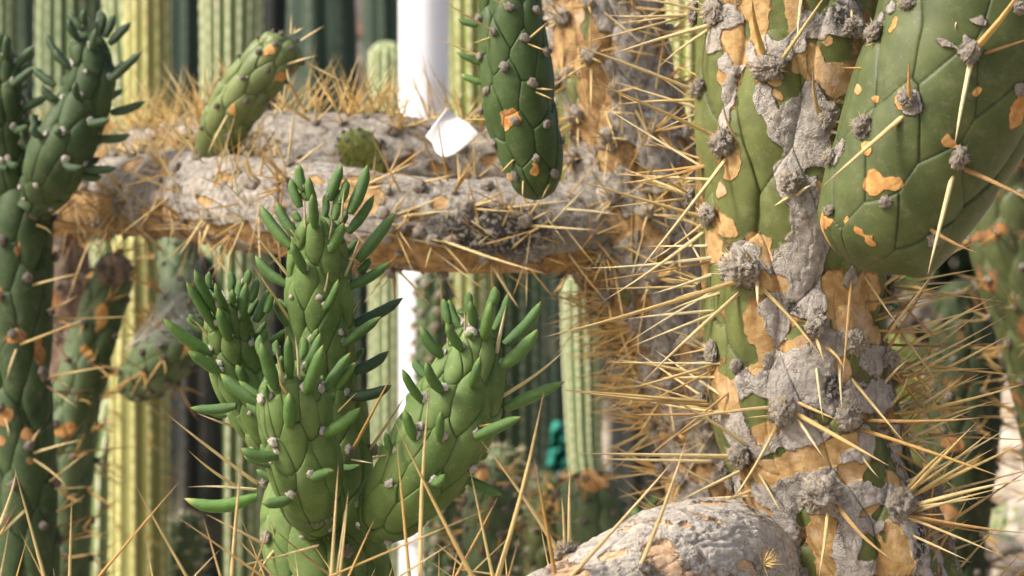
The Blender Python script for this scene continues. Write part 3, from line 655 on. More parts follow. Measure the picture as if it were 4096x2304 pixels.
head(tl, [(120, 850, 1.93, 50), (170, 770, 1.93, 85), (225, 640, 1.9, 118), (320, 450, 1.9, 98), (362, 330, 1.9, 90), (355, 200, 1.9, 68), (352, 130, 1.9, 40)], 'r1', L2a, 165, 52, 20, M['darkleafy'], 'leaf_dark', 16)
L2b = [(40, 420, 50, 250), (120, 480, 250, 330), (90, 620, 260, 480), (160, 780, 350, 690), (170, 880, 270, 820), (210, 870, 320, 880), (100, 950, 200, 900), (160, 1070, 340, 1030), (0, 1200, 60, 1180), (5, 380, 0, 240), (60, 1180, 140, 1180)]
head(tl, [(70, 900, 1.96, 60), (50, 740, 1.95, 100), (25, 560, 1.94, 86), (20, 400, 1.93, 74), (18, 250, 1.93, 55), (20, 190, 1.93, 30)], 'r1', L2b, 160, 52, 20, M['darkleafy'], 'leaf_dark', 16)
# three pale spines standing out of the left cactus
# ------------------------------------------------------------ dim stems left, under the bough
def simple_cactus(label, ctrl, mat, L, w, H, bursts=6, sk='spine_gold', sl=150, pat=None, cap0=False, nu=200, nv=130, group=None, ar='dark', arr=17, sr=4.5, name='spiny_cactus', thingo=None, lower=True, heros=()):
    d = ctrl[0][2]; t = thingo or thing(name, label, 'cactus', P(*ctrl[0][:3]), group)
    st = Stem(ctrl, nu, nv, cap0=cap0); st.tubercles([], wpx(L, d), wpx(w, d), wpx(H, d), tipscale=.7)
    if pat: st.patches(**pat)
    o = st.build('stem', mat, t)
    for i in st.filled:
        if st.face[i] > -.25:
            areole(st, o, i, wpx(arr * random.uniform(.7, 1.1), d), ar, up=wpx(5, d))
            if random.random() < bursts / 6: burst(st, o, i, random.choice((2, 3, 4)), wpx(sl, d), wpx(sr, d), sk)
    for cr, rows in heros: hero_spines(st, o, cr, rows, sr + .5, sk)
    if lower: st.lower('lower_stem', mat, t)
    return st, t
simple_cactus('brown mottled stem in shade behind the left spiny stem', [(270, 1900, 2.4, 80), (270, 1400, 2.4, 92), (255, 1100, 2.4, 95), (230, 860, 2.4, 85)], M['rust'], 160, 50, 16, 3, pat=dict(base='bark', noise_amp=.8))
t = simple_cactus('grey green spiny stem with a rounded brown top under the left end of the bough', [(250, 2500, 2.15, 92), (262, 2000, 2.15, 95), (300, 1620, 2.15, 95), (390, 1300, 2.15, 85), (450, 1110, 2.15, 72), (455, 1008, 2.15, 50)], M['grey_green'], 150, 46, 18, 5,
    pat=dict(bark=[('r4', 820, 600, 110, 110), ('r4', 850, 520, 90, 60)], cork=[('r4', 740, 940, 30, 90), ('s3', 470, 390, 60, 40), ('r4', 640, 1190, 40, 30)], noise_amp=.3))[1]
simple_cactus('', [(520, 1570, 2.15, 50), (580, 1500, 2.13, 90), (660, 1430, 2.1, 105), (760, 1345, 2.08, 80)], M['grey_green'], 130, 46, 16, 2, thingo=t, cap0=True, lower=False)
simple_cactus('', [(700, 1450, 2.14, 60), (715, 1250, 2.2, 72), (712, 1050, 2.24, 72), (700, 900, 2.26, 66)], M['grey_green'], 120, 40, 14, 3, thingo=t, lower=False)
simple_cactus('small pale fuzzy cactus in the dark gap by the foot of the yellow column', [(735, 2500, 2.6, 70), (735, 2250, 2.6, 72), (738, 2110, 2.6, 62), (735, 2050, 2.6, 40)], M['grey_green'], 60, 24, 10, 6, sl=50, sk='spine_pale', ar='white', arr=9, sr=3)
simple_cactus('dark knobbly spiny stem overlapping the right side of the white pole', [(1770, 2350, 2.5, 70), (1770, 1800, 2.5, 72), (1745, 1500, 2.5, 74), (1735, 1250, 2.5, 66), (1735, 1080, 2.5, 62)], M['grey_green'], 75, 28, 14, 4, sl=60, ar='grey', arr=16, sr=3, pat=dict(noise_amp=.55, bias=.35))
simple_cactus('fuzzy pale green cactus low behind the right leafy head', [(2010, 2500, 2.4, 75), (2010, 2100, 2.4, 80), (2020, 1900, 2.4, 76), (2005, 1780, 2.4, 60)], M['grey_green'], 60, 24, 9, 6, sl=55, sk='spine_pale', ar='white', arr=9, sr=3)
simple_cactus('dark cactus with an orange scar beside the right leafy head', [(1950, 2600, 2.2, 90), (1950, 2200, 2.2, 95), (1960, 1980, 2.2, 85), (1950, 1860, 2.2, 55)], M['grey_green'], 110, 40, 14, 3, pat=dict(cork=[('s4', 1060, 680, 50, 60)], noise_amp=.3))
simple_cactus('dark green cactus with an orange patch on its top low in the middle', [(2380, 2500, 2.1, 120), (2370, 2150, 2.1, 130), (2350, 1990, 2.1, 118), (2330, 1880, 2.1, 80)], M['grey_green'], 130, 50, 18, 3, pat=dict(cork=[('s4', 1850, 740, 110, 70), ('s4', 1560, 920, 60, 50)], noise_amp=.3))
simple_cactus('small dark cactus between the teal sheet and the pale green one', [(2170, 2500, 2.5, 90), (2170, 2150, 2.5, 95), (2180, 1980, 2.5, 80), (2170, 1880, 2.5, 50)], M['rust'], 90, 34, 14, 4, pat=dict(noise_amp=.5, bias=.2))
simple_cactus('dim brown stem low behind the foreground spines', [(1850, 2500, 2.6, 110), (1860, 2250, 2.6, 120), (1870, 2080, 2.6, 110), (1850, 1960, 2.6, 70)], M['rust'], 120, 44, 14, 3, pat=dict(base='bark', noise_amp=.7))
# right hand side, behind the big trunk
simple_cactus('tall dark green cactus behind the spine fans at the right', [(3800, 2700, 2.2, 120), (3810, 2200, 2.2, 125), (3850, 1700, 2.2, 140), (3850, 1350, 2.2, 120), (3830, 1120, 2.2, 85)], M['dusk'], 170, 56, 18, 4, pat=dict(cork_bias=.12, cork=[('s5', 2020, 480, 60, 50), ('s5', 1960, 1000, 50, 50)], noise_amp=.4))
simple_cactus('rusty brown spiny trunk slanting at the right edge under the green lobe', [(4360, 2700, 2.0, 150), (4290, 2000, 2.0, 155), (4180, 1400, 2.0, 160), (4050, 1000, 2.0, 160), (4060, 700, 2.0, 150), (4150, 350, 2.0, 130)], M['rust'], 150, 54, 18, 5, pat=dict(noise_amp=.8, cork_bias=.2), ar='grey')
simple_cactus('yellow green knobbly cactus peeking out beside the big trunk', [(3600, 2500, 2.6, 120), (3600, 1900, 2.6, 120), (3600, 1500, 2.6, 110), (3590, 1330, 2.6, 80)], M['yshoot'], 90, 36, 16, 4, ar='grey', sl=80)
0 and simple_cactus('dim dark cactus at the lower right corner behind the foreground spines', [(4020, 2700, 2.7, 200), (4020, 2300, 2.7, 190), (4010, 1900, 2.7, 150)], M['dusk'], 140, 50, 16, 3)

# pale rocks on the bank at the right, white stone bottom left
s = NT('pale_stone'); v = s.obj(); stone = s.fin(s.mix(s.mapr(s.noise(v, 3, 5, .7), .3, .7), (0.50, 0.38, 0.30), (0.74, 0.68, 0.60)), .9, s.bump(s.noise(v, 8, 5, .7), .05), spec=.1)
s = NT('white_stone'); v = s.obj(); wstone = s.fin(s.mix(s.mapr(s.noise(v, 3, 5, .7), .3, .7), (0.62, 0.61, 0.60), (0.80, 0.80, 0.80)), .8, s.bump(s.noise(v, 8, 5, .7), .03))
RK = [lump_mesh('rock_shape', stone, 4, .5, 1.2, 60 + k, .75) for k in range(4)]; WK = lump_mesh('rock_shape', wstone, 4, .4, 1.2, 70, .6)
def rock(px, py, d, r, lab, me, grp=None):
    p = P(px, py, d); o = bpy.data.objects.new('rock', me); link(o); o.location = p; q = wpx(r, d); o.scale = (q * 1.2, q, q); o.rotation_euler = (0, 0, random.uniform(0, 6)); tag(o, label=lab, category='rock', group=grp)
rock(275, 2195, 2.6, 62, 'rounded white stone at the lower left corner', WK)
for q in ((3560, 1160, 3.1, 55, 'cream stone just under the green lobe beside the trunk'), (3680, 1235, 3.1, 68, 'larger cream stone below the green lobe'), (3720, 1480, 3.2, 40, 'small cream stone between the spine fans'),
          (4040, 1410, 3.0, 75, 'cream stone at the right edge halfway down'), (3990, 2190, 3.0, 80, 'sunlit cream stone in the lower right corner'), (3900, 2270, 3.0, 66, 'lowest cream stone in the lower right corner'), (4080, 2290, 3.05, 70, 'cream stone cut by the lower right corner of the photo'), (3600, 1290, 3.2, 45, 'pinkish cream stone beside the yellow green cactus')):
    rock(*q[:4], q[4], random.choice(RK), 'cream stones on the bank at the right')
# a leafy ground plant at the right
s = NT('weed_leaf'); wm = s.fin(s.mix(s.rnd(), (0.08, 0.22, 0.03), (0.20, 0.34, 0.05)), .5)
def weed(px, py, d, r, n, lab):
    t = thing('weed', lab, 'plant', P(px, py + r, d)); V = []; F = []; c0 = P(px, py, d)
    for k in range(n):
        c = c0 + rng.normal(size=3) * wpx(r, d) * .5; a = rng.normal(size=3); a /= np.linalg.norm(a); b = np.cross(a, rng.normal(size=3)); b /= np.linalg.norm(b); q = wpx(random.uniform(.12, .22) * r, d); o = len(V)
        V += [c - a * q, c - b * q * .5, c + a * q, c + b * q * .5]; F.append((o, o + 1, o + 2, o + 3))
    m_ = mesh_np('leaves', V, F, wm, c0, t, None, False); m_['kind'] = 'stuff'
weed(3650, 1085, 2.9, 95, 130, 'yellow green weed below the green lobe at the right')
weed(4010, 2080, 2.9, 85, 110, 'bright green weed behind the lower right spine fan')
weed(3500, 1500, 2.9, 80, 90, 'green weed right beside the big trunk')
weed(2560, 2150, 2.8, 110, 160, 'green weed in shade behind the grey log')

# ------------------------------------------------------------ middle mottled trunk with two horizontal boughs and the green hanging arm
tm = thing('tree_cactus', 'mottled grey and ochre trunk in the middle with two spiny boughs reaching left', 'cactus', P(2700, 2500, 1.85))
D2 = 1.84
st = Stem([(2900, 2500, D2, 150), (2860, 2000, D2, 165), (2800, 1650, D2, 185), (2690, 1300, D2, 225), (2560, 950, D2, 285), (2500, 650, D2, 260), (2440, 350, D2, 235), (2410, 50, D2, 215), (2390, -300, D2, 205)], 440, 330, cap1=False)
tops = row_ids(st, [('r2', 1650, 130), ('r2', 1840, 420), ('r2', 1620, 590), ('r2', 1750, 850), ('r2', 1970, 1000), ('r2', 1740, 1150), ('r2', 2130, 180), ('s1', 2000, 80), ('s1', 2240, 200), ('s1', 1970, 490), ('s1', 2290, 650), ('s1', 1990, 800), ('s1', 2030, 1180), ('s1', 2200, 1000), ('s1', 1850, 560)])
st.tubercles(tops, wpx(230, D2), wpx(75, D2), wpx(26, D2), tipscale=1)
st.patches(green=[('r2', 1790, 130, 70, 160), ('r2', 1800, 270, 40, 90), ('r2', 1720, 640, 60, 130), ('r2', 1890, 800, 60, 50), ('r2', 1650, 800, 40, 300), ('r2', 1650, 1200, 60, 100), ('s1', 2100, 760, 60, 50, .8), ('s1', 1990, 260, 40, 50, .9)],
    cork=[('r2', 1750, 250, 120, 230), ('r2', 1900, 320, 110, 80), ('r2', 1870, 660, 110, 150), ('r2', 1850, 900, 100, 110), ('r2', 2280, 950, 60, 60), ('r2', 1680, 100, 90, 120), ('r2', 2100, 60, 60, 60), ('r2', 1960, 1180, 60, 70), ('r2', 2090, 1110, 60, 60), ('s1', 2070, 290, 70, 70), ('s1', 2010, 200, 50, 50), ('s1', 1940, 360, 60, 50), ('s1', 2250, 350, 60, 70), ('s1', 2190, 240, 50, 50), ('s1', 2240, 850, 70, 90), ('s1', 2100, 1120, 80, 90), ('s1', 2040, 880, 60, 60), ('s1', 1850, 640, 70, 70), ('s1', 2350, 560, 60, 60)],
    bark=[('r2', 2150, 200, 160, 220), ('r2', 2200, 550, 160, 220), ('r2', 2230, 850, 150, 180), ('r2', 2100, 800, 110, 200), ('r2', 1950, 60, 60, 60), ('r2', 2300, 1100, 130, 120), ('s1', 1900, 200, 60, 160), ('s1', 2400, 700, 120, 200), ('s1', 2380, 1000, 110, 200), ('s1', 2100, 500, 80, 80)],
    base='bark', noise_amp=.85, cork_bias=.16, scale=75, relief=.0010)
st.lumps(.0035, 30)
tr2 = st; o = st.build('trunk', M['bough'], tm)
for i in tops: areole(st, o, i, wpx(38, D2), 'grey', up=wpx(10, D2))
hero_spines(st, o, 'r2', [(1830, 450, 1530, 650), (1840, 480, 1835, 790), (1740, 880, 1740, 1080), (1650, 120, 1560, -20), (1660, 130, 1900, -10), (1780, 850, 1500, 740), (1730, 860, 1540, 1000), (2130, 190, 2000, 30), (2150, 190, 2350, 60), (2150, 210, 2330, 260), (1990, 1010, 2110, 1010), (1960, 980, 2010, 880), (1620, 580, 1640, 250), (2150, 780, 2280, 1040)], 6)
hero_spines(st, o, 's1', [(2000, 70, 1870, 240), (1960, 470, 1790, 370), (1950, 500, 1830, 540), (1990, 540, 2080, 1000), (2290, 670, 2190, 840), (2280, 640, 2536, 700), (2330, 640, 2536, 560), (2030, 1000, 2170, 1420), (2250, 210, 2430, 300)], 6)
for i in st.filled + tops:
    if -60 < st.Y[i] < 2360:
        if st.face[i] > -.2 and i not in tops: areole(st, o, i, wpx(30, D2), 'grey', up=wpx(10, D2))
        side = st.X[i] < np.interp(st.Y[i], [0, 1000, 2000], [2410, 2560, 2860])
        if st.face[i] > -.55: burst(st, o, i, 6 if side and st.face[i] < .5 else 4, wpx(230, D2), wpx(4.4, D2), random.choice(('spine', 'spine_gold', 'spine_gold')), up=.2)
        if st.face[i] > -.4: burst(st, o, i, 3, wpx(260, D2), wpx(3.6, D2), 'spine', up=.3, spread=1.3)
# dense fan of thin spines on the left flank of the trunk
for k in range(120):
    yy = random.uniform(1060, 1750); xx = np.interp(yy, [1000, 1300, 1500, 1750], [2420, 2500, 2570, 2680]); i = st.surf(xx + 12, yy); p = st.point(i) - st.dir[i] * .002
    ang = math.radians(random.gauss(178, 24)); L = random.uniform(110, 330)
    spine(o, p, P(st.X[i] + L * math.cos(ang), st.Y[i] - L * math.sin(ang), D2 - wpx(random.uniform(-60, 120), D2)), wpx(random.uniform(3.0, 4.6), D2), random.choice(('spine_gold', 'spine_gold', 'spine_brown', 'spine')))
st.lower('lower_trunk', M['bough'], tm)

def bough(ctrl, nu, nv, pat, areoles, extra, part='bough', mat='bough', ns=4, sl=190, up=.0, wu=.35, prob=.9, arr=30, sr=4.6, bsp=1.0, n_ar=60, upmax=2.0, toponly=False):
    st = Stem(ctrl, nu, nv, cap0=False, cap1=True); d = ctrl[0][2]
    tops = row_ids(st, areoles); st.lumps(.0042, 17); st.lumps(.0016, 60, 3); st.soot = np.zeros(len(st.SS))
    st.patches(**pat); o = st.build(part, M[mat], tm)
    for i in tops: areole(st, o, i, wpx(arr, d), 'grey')
    for cr, rows in extra: hero_spines(st, o, cr, rows, sr + 1.2)
    for k in range(n_ar):
        i = random.randrange(len(st.SS))
        if st.face[i] < -.7 or not st.len * .03 < st.SS[i] < st.len * .95 or (toponly and st.dir[i][2] < .25): continue
        if st.face[i] > -.1 and random.random() < .6: areole(st, o, i, wpx(arr * random.uniform(.5, .9), d), 'grey')
        if st.dir[i][2] > -.6 and st.face[i] < .96 and random.random() < prob: burst(st, o, i, random.choice((2, 3, ns, ns + 1)), wpx(sl, d), wpx(sr, d) * random.uniform(.7, 1), random.choice(('spine', 'spine_gold', 'spine')), up=0, spread=bsp, world_up=wu)
        elif st.dir[i][2] < -.3 and random.random() < .5: burst(st, o, i, 2, wpx(sl * .8, d), wpx(sr, d) * .8, 'spine_gold', up=0, spread=.9)
    return st, o
DC = 1.935
bc, oc = bough([(2450, 760, DC, 110), (2200, 725, DC, 130), (2050, 705, DC, 150), (1850, 670, DC, 160), (1500, 640, DC, 166), (1100, 622, DC + .04, 160), (700, 645, DC + .12, 148), (380, 690, DC + .18, 115), (0, 760, DC + .24, 100)], 300, 200,
    dict(base='bark', cork=[('r2', 750, 1230, 60, 30), ('r2', 1090, 1160, 40, 30), ('r1', 1700, 1000, 60, 40)], noise_amp=.55, cork_bias=-.15, scale=70), [('r2', 370, 960), ('r2', 300, 1040)],
    [], part='upper_bough', ns=4, sl=290, wu=.28, prob=1, n_ar=560, arr=20, sr=4.6, bsp=1.6, toponly=True)
DB = 1.80
bf, of = bough([(2760, 860, 1.93, 130), (2520, 895, 1.85, 160), (2250, 920, 1.81, 174), (1980, 918, DB, 180), (1720, 905, DB, 182), (1400, 870, DB + .01, 188), (1100, 830, DB + .05, 190), (750, 785, DB + .13, 176), (450, 790, DB + .21, 150), (120, 815, 2.09, 125), (-300, 830, 2.2, 110)], 560, 300,
    dict(base='bark', bark=[('s1', 1300, 330, 480, 190), ('s1', 300, 250, 190, 70), ('s1', 450, 470, 45, 28), ('s1', 1000, 40, 140, 60), ('r4', 1350, 90, 130, 80), ('a', 300, 400, 260, 90), ('a', 600, 500, 220, 120), ('a', 2100, 780, 130, 70), ('r1', 1500, 1300, 160, 60), ('r1', 1300, 1180, 200, 40), ('r1', 800, 1230, 140, 60), ('s1', 360, 390, 40, 30)],
        cork=[('s1', 700, 500, 420, 90), ('s1', 1000, 600, 300, 60), ('s1', 230, 480, 130, 90), ('s1', 180, 100, 120, 110), ('a', 250, 460, 270, 50), ('a', 520, 270, 130, 70), ('a', 1450, 300, 90, 80), ('a', 1950, 600, 110, 90), ('r1', 950, 1210, 130, 70), ('r1', 1600, 1300, 120, 50), ('r4', 600, 120, 400, 60), ('r4', 1500, 80, 120, 40), ('r4', 1700, 330, 300, 50), ('s1', 740, 120, 60, 60), ('s1', 1700, 500, 140, 60)],
        green=[('a', 440, 240, 110, 60, 1.3), ('r1', 640, 1180, 40, 60, 1.2), ('r1', 1560, 1310, 60, 50, .9)], noise_amp=.75, cork_bias=-.05, corklow=.62, scale=48, relief=.0011),
    [('s1', 700, 375), ('s1', 345, 190), ('s1', 930, 150), ('s1', 1350, 250), ('s1', 1060, 510), ('s1', 380, 580), ('s1', 755, 650), ('s1', 590, 25), ('s1', 1080, 20), ('r1', 1180, 1330), ('r1', 1450, 1150), ('r1', 820, 1110), ('r1', 2110, 1220), ('r1', 1830, 1340), ('r4', 1530, 190), ('r4', 850, 170), ('a', 850, 320), ('a', 380, 620), ('r1', 1300, 1230)],
    [('s1', [(750, 385, 1520, 630, 6.5), (750, 400, 960, 640), (690, 400, 635, 590), (760, 375, 900, 372), (440, 210, 900, 175), (430, 190, 780, 50), (390, 180, 550, 0), (410, 260, 540, 460), (970, 150, 1350, 180), (960, 140, 1240, 60), (980, 130, 1250, 0), (930, 130, 960, 0),
        (1390, 275, 1890, 310), (1390, 240, 1600, 140), (1370, 230, 1530, 10), (1330, 230, 1340, 80), (1040, 540, 965, 620), (1100, 540, 1320, 880), (420, 590, 680, 860), (370, 600, 190, 840), (750, 690, 760, 1000), (790, 670, 890, 840), (740, 640, 600, 750), (270, 0, 330, 190), (790, 240, 810, 150), (1060, 650, 970, 750), (1240, 640, 1410, 760)]),
     ('r1', [(1230, 1330, 1700, 1240), (1140, 1310, 850, 1190), (870, 1110, 1240, 1120), (1430, 1160, 1290, 780), (1470, 1100, 1550, 800), (1500, 1130, 1680, 820), (1490, 1100, 1620, 620), (1560, 1150, 1960, 900), (2070, 1200, 1940, 900), (2080, 1200, 2140, 700), (1830, 1300, 1750, 1050), (1870, 1290, 1930, 1020), (1900, 1340, 2300, 1180), (510, 1320, 465, 1500), (520, 1330, 610, 1540), (540, 1300, 1060, 1490), (860, 1080, 930, 900), (800, 1090, 780, 900), (1530, 1140, 1700, 1190), (2120, 1200, 2400, 1000)]),
     ('r4', [(1160, 20, 1000, 290, 6), (1190, 20, 1270, 380, 6), (1230, 10, 1430, 190), (1480, 210, 1300, 490), (1520, 240, 1450, 420), (1600, 210, 1890, 130), (870, 180, 890, 290), (910, 200, 1230, 480), (800, 180, 620, 430), (820, 200, 700, 450), (480, 30, 280, 200), (880, 200, 1000, 340)]),
     ('a', [(440, 650, 1000, 1040, 7.5), (480, 630, 890, 530), (330, 660, 40, 1020, 6), (370, 680, 260, 950), (890, 310, 1400, 100, 6), (840, 260, 930, 0), (780, 260, 700, 0), (830, 350, 1040, 500), (1940, 310, 2500, 60, 5.5), (1940, 350, 2180, 310), (0, 300, 600, 170)])],
    ns=4, sl=210, n_ar=230, wu=.25, arr=26, bsp=1.4)
for k in range(150):
    xx = random.uniform(250, 2450); yc_ = np.interp(xx, [100, 750, 1400, 2500], [810, 785, 870, 905]); i = bf.surf(xx, yc_ + random.uniform(-165, 175)); p = bf.point(i) - bf.dir[i] * .002
    ang = math.radians(random.choice((random.gauss(20, 30), random.gauss(155, 30), random.gauss(80, 30), random.gauss(-75, 25)))); L = random.uniform(90, 330)
    spine(of, p, P(bf.X[i] + L * math.cos(ang), bf.Y[i] - L * math.sin(ang), bf.D[i] - wpx(random.uniform(30, 160), DB)), wpx(random.uniform(3.2, 5.4), DB), random.choice(('spine', 'spine', 'spine_gold', 'spine_pale')))
for k in range(80):
    yy = random.uniform(0, 1100); i = tr2.surf(random.uniform(2250, 2780), yy); p = tr2.point(i) - tr2.dir[i] * .002; ang = math.radians(random.uniform(0, 360)); L = random.uniform(120, 340); q_ = tr2.o
    spine(q_, p, P(tr2.X[i] + L * math.cos(ang), tr2.Y[i] - L * math.sin(ang), tr2.D[i] - wpx(random.uniform(30, 160), D2)), wpx(random.uniform(3.2, 5.2), D2), random.choice(('spine', 'spine', 'spine_gold')))
m = ((bf.X - K('s1', 1150, 320)[0]) / 260) ** 2 + ((bf.Y - K('s1', 1150, 320)[1]) / 110) ** 2
at = of.data.attributes['soot']; at.data.foreach_set('value', (np.clip(1.35 - m, 0, 1) * (bf.face > 0)).astype(np.float32))

# leaning green shoot, little yellow shoot and the upright green arm on the bough
def shoot(part, ctrl, mat, L, w, H, tops, ar, arr, spn, sk='spine', sr=5, cork=(), bark=(), nu=300, nv=200, own=tm, cap0=False, tip=.6, groove=.25, lab=None, namp=.15, up=4, backonly=False):
    st = Stem(ctrl, nu, nv, cap0=cap0); d = ctrl[0][2]; ids = row_ids(st, tops)
    st.tubercles(ids, wpx(L, d), wpx(w, d), wpx(H, d), tipscale=tip, groove=groove, backonly=backonly)
    if cork or bark: st.patches(cork=cork, bark=bark, noise_amp=namp)
    o = st.build(part, M[mat], own, lab)
    for i in ids: areole(st, o, i, wpx(arr, d), ar, up=wpx(up, d))
    for i in st.filled:
        if st.face[i] > -.2: areole(st, o, i, wpx(arr * .7, d), ar, up=wpx(up, d))
    for cr, rows in spn: hero_spines(st, o, cr, rows, sr, sk)
    return st, o
shoot('leaning_shoot', [(850, 640, 1.90, 70), (890, 520, 1.88, 84), (960, 400, 1.86, 95), (1060, 270, 1.85, 93), (1135, 190, 1.85, 84), (1165, 150, 1.85, 56)], 'shoot', 135, 44, 19,
    [('r1', 1780, 730), ('r1', 1590, 770), ('r1', 1930, 510), ('r1', 1770, 570), ('r1', 2000, 330), ('r1', 1880, 390), ('r1', 2080, 490), ('r1', 2050, 260), ('r1', 2130, 290), ('r1', 1650, 970), ('r1', 1910, 740), ('r1', 1480, 930), ('r1', 2170, 440)], 'dark', 13,
    [('r1', [(2100, 240, 2115, 100), (2130, 250, 2200, 200), (2190, 300, 2350, 185), (1930, 310, 1870, 250), (2080, 470, 2300, 400), (2080, 490, 2095, 600), (2200, 450, 2500, 600), (1650, 830, 1500, 1140, 5), (2120, 230, 2140, 190)])],
    cork=[('r1', 1685, 795, 32, 30), ('r1', 2045, 530, 30, 60), ('r1', 1950, 380, 25, 18)])
shoot('budding_shoot', [(1470, 690, 1.9, 62), (1445, 620, 1.89, 74), (1420, 560, 1.88, 66), (1408, 520, 1.88, 44)], 'yshoot', 70, 30, 16, [('r2', 60, 960), ('r2', 150, 950), ('r2', 180, 1000), ('r2', 80, 1030), ('r2', 30, 1010)], 'grey', 9, [], nu=120, nv=100)
hs, ho = shoot('hanging_arm', [(2155, 800, 1.66, 30), (2145, 730, 1.66, 88), (2120, 600, 1.66, 118), (2080, 420, 1.66, 138), (2060, 260, 1.66, 134), (2045, 120, 1.66, 122), (2040, 0, 1.66, 112), (2035, -200, 1.66, 108)], 'hang', 195, 62, 22,
    [('r2', 1245, 60), ('r2', 1060, 140), ('r2', 1150, 240), ('r2', 1345, 285), ('r2', 1415, 85), ('r2', 1065, 415), ('r2', 1220, 490), ('r2', 1480, 390), ('r2', 1400, 610), ('r2', 1105, 660), ('r2', 1295, 880), ('r2', 1070, 810), ('r2', 1495, 910), ('r2', 1165, 1040), ('r2', 1435, 1160), ('r2', 1310, 1280), ('r2', 1550, 1270)], 'grey', 19,
    [('r2', [(1240, 60, 1120, -10), (1150, 240, 760, 0), (1110, 270, 980, 315), (1380, 290, 1560, 130, 6), (1370, 310, 1530, 375), (1050, 420, 705, 275), (1430, 640, 1570, 650), (1430, 660, 1560, 720), (1080, 870, 840, 870), (1280, 1150, 1180, 1250), (1340, 1300, 1340, 1430), (1560, 1300, 1480, 1440)])],
    cork=[('r2', 1265, 850, 55, 60), ('r2', 1245, 910, 26, 40), ('r2', 1435, 1255, 22, 30), ('r2', 1280, 1285, 50, 22), ('r2', 1440, 1200, 10, 40)], nu=420, nv=260, cap0=True, backonly=True, lab='upright dark green arm with grey areoles standing on the bough')
# two small leaves and an orange dry one on the left flank of the arm
for (bx, by, tx, ty, kd) in ((1040, 180, 870, 130, 'leaf'), (1050, 465, 860, 380, 'leaf'), (1055, 600, 900, 530, 'leaf_yellow')):
    leaf(hs, ho, 'r2', (bx, by, tx, ty, 13, kd, 0), wool=None)

# white folded paper lying on the bough
tp = thing('paper_scrap', 'folded white paper scrap caught on top of the bough beside the pole', 'paper', P(1820, 560, 1.8))
pg = [(640, 985), (700, 900), (800, 780), (870, 845), (950, 895), (1030, 965), (985, 1015), (945, 1050), (850, 1120), (800, 1136), (750, 1132), (710, 1095), (690, 1040)]
pts2 = [K('r2', *q) for q in pg]; pts2 = [tuple((1 - t) * np.array(pts2[a]) + t * np.array(pts2[(a + 1) % len(pts2)])) for a in range(len(pts2)) for t in (0, .5)]; cx, cy = K('r2', 850, 965); n_ = 10; V = []; F = []
for r_ in range(n_ + 1):
    for (x, y) in pts2:
        t = r_ / n_; X = cx + (x - cx) * t; Y = cy + (y - cy) * t; fold = (X - K('r2', 640, 985)[0]) * .5 + (Y - K('r2', 800, 880)[1]) * .9
        dd = 1.80 + 0.006 * sstep(-25, 25, fold) + (cy - Y) / 160 * .018 + .002 * math.sin(X / 31 + Y / 40)
        V.append(P(X, Y, dd))
k_ = len(pts2); V = np.array(V)
for r_ in range(n_):
    for q in range(k_): F.append((r_ * k_ + q, r_ * k_ + (q + 1) % k_, (r_ + 1) * k_ + (q + 1) % k_, (r_ + 1) * k_ + q))
s = NT('white_paper'); o = mesh_np('paper_sheet', V, F, s.fin((0.70, 0.69, 0.67), .7, s.bump(s.noise(s.obj(), 60, 3), .002)), P(1820, 560, 1.8), tp)
md = o.modifiers.new('thickness', 'SOLIDIFY'); md.thickness = 0.0006
# teal crumpled sheet far behind
tt = thing('teal_sheet', 'crumpled teal green sheet standing between the dark column and the pale ribbed one', 'cloth', P(2250, 1930, 3.3))
V = []; F = []; nn_ = 26
ed = [(330, 1570, 1640), (400, 1555, 1660), (480, 1540, 1680), (560, 1525, 1690), (640, 1525, 1690), (700, 1560, 1690), (745, 1620, 1680)]
for r_ in range(nn_):
    y = 330 + (745 - 330) * r_ / (nn_ - 1); a = np.interp(y, [e[0] for e in ed], [e[1] for e in ed]); b = np.interp(y, [e[0] for e in ed], [e[2] for e in ed])
    for q in range(nn_): x = a + (b - a) * q / (nn_ - 1); X, Y = K('s4', x, y); V.append(P(X, Y, 3.3 + .02 * math.sin(x / 16 + y / 30) + .015 * math.sin(y / 13 + x / 50)))
for r_ in range(nn_ - 1):
    for q in range(nn_ - 1): F.append((r_ * nn_ + q, r_ * nn_ + q + 1, (r_ + 1) * nn_ + q + 1, (r_ + 1) * nn_ + q))
s = NT('teal_cloth'); o = mesh_np('sheet', np.array(V), F, s.fin(s.mix(s.mapr(s.noise(s.obj(), 30, 3), .35, .7), (0.02, .22, .16), (.05, .42, .30)), .6), P(2250, 1930, 3.3), tt)
o.modifiers.new('thickness', 'SOLIDIFY').thickness = 0.002

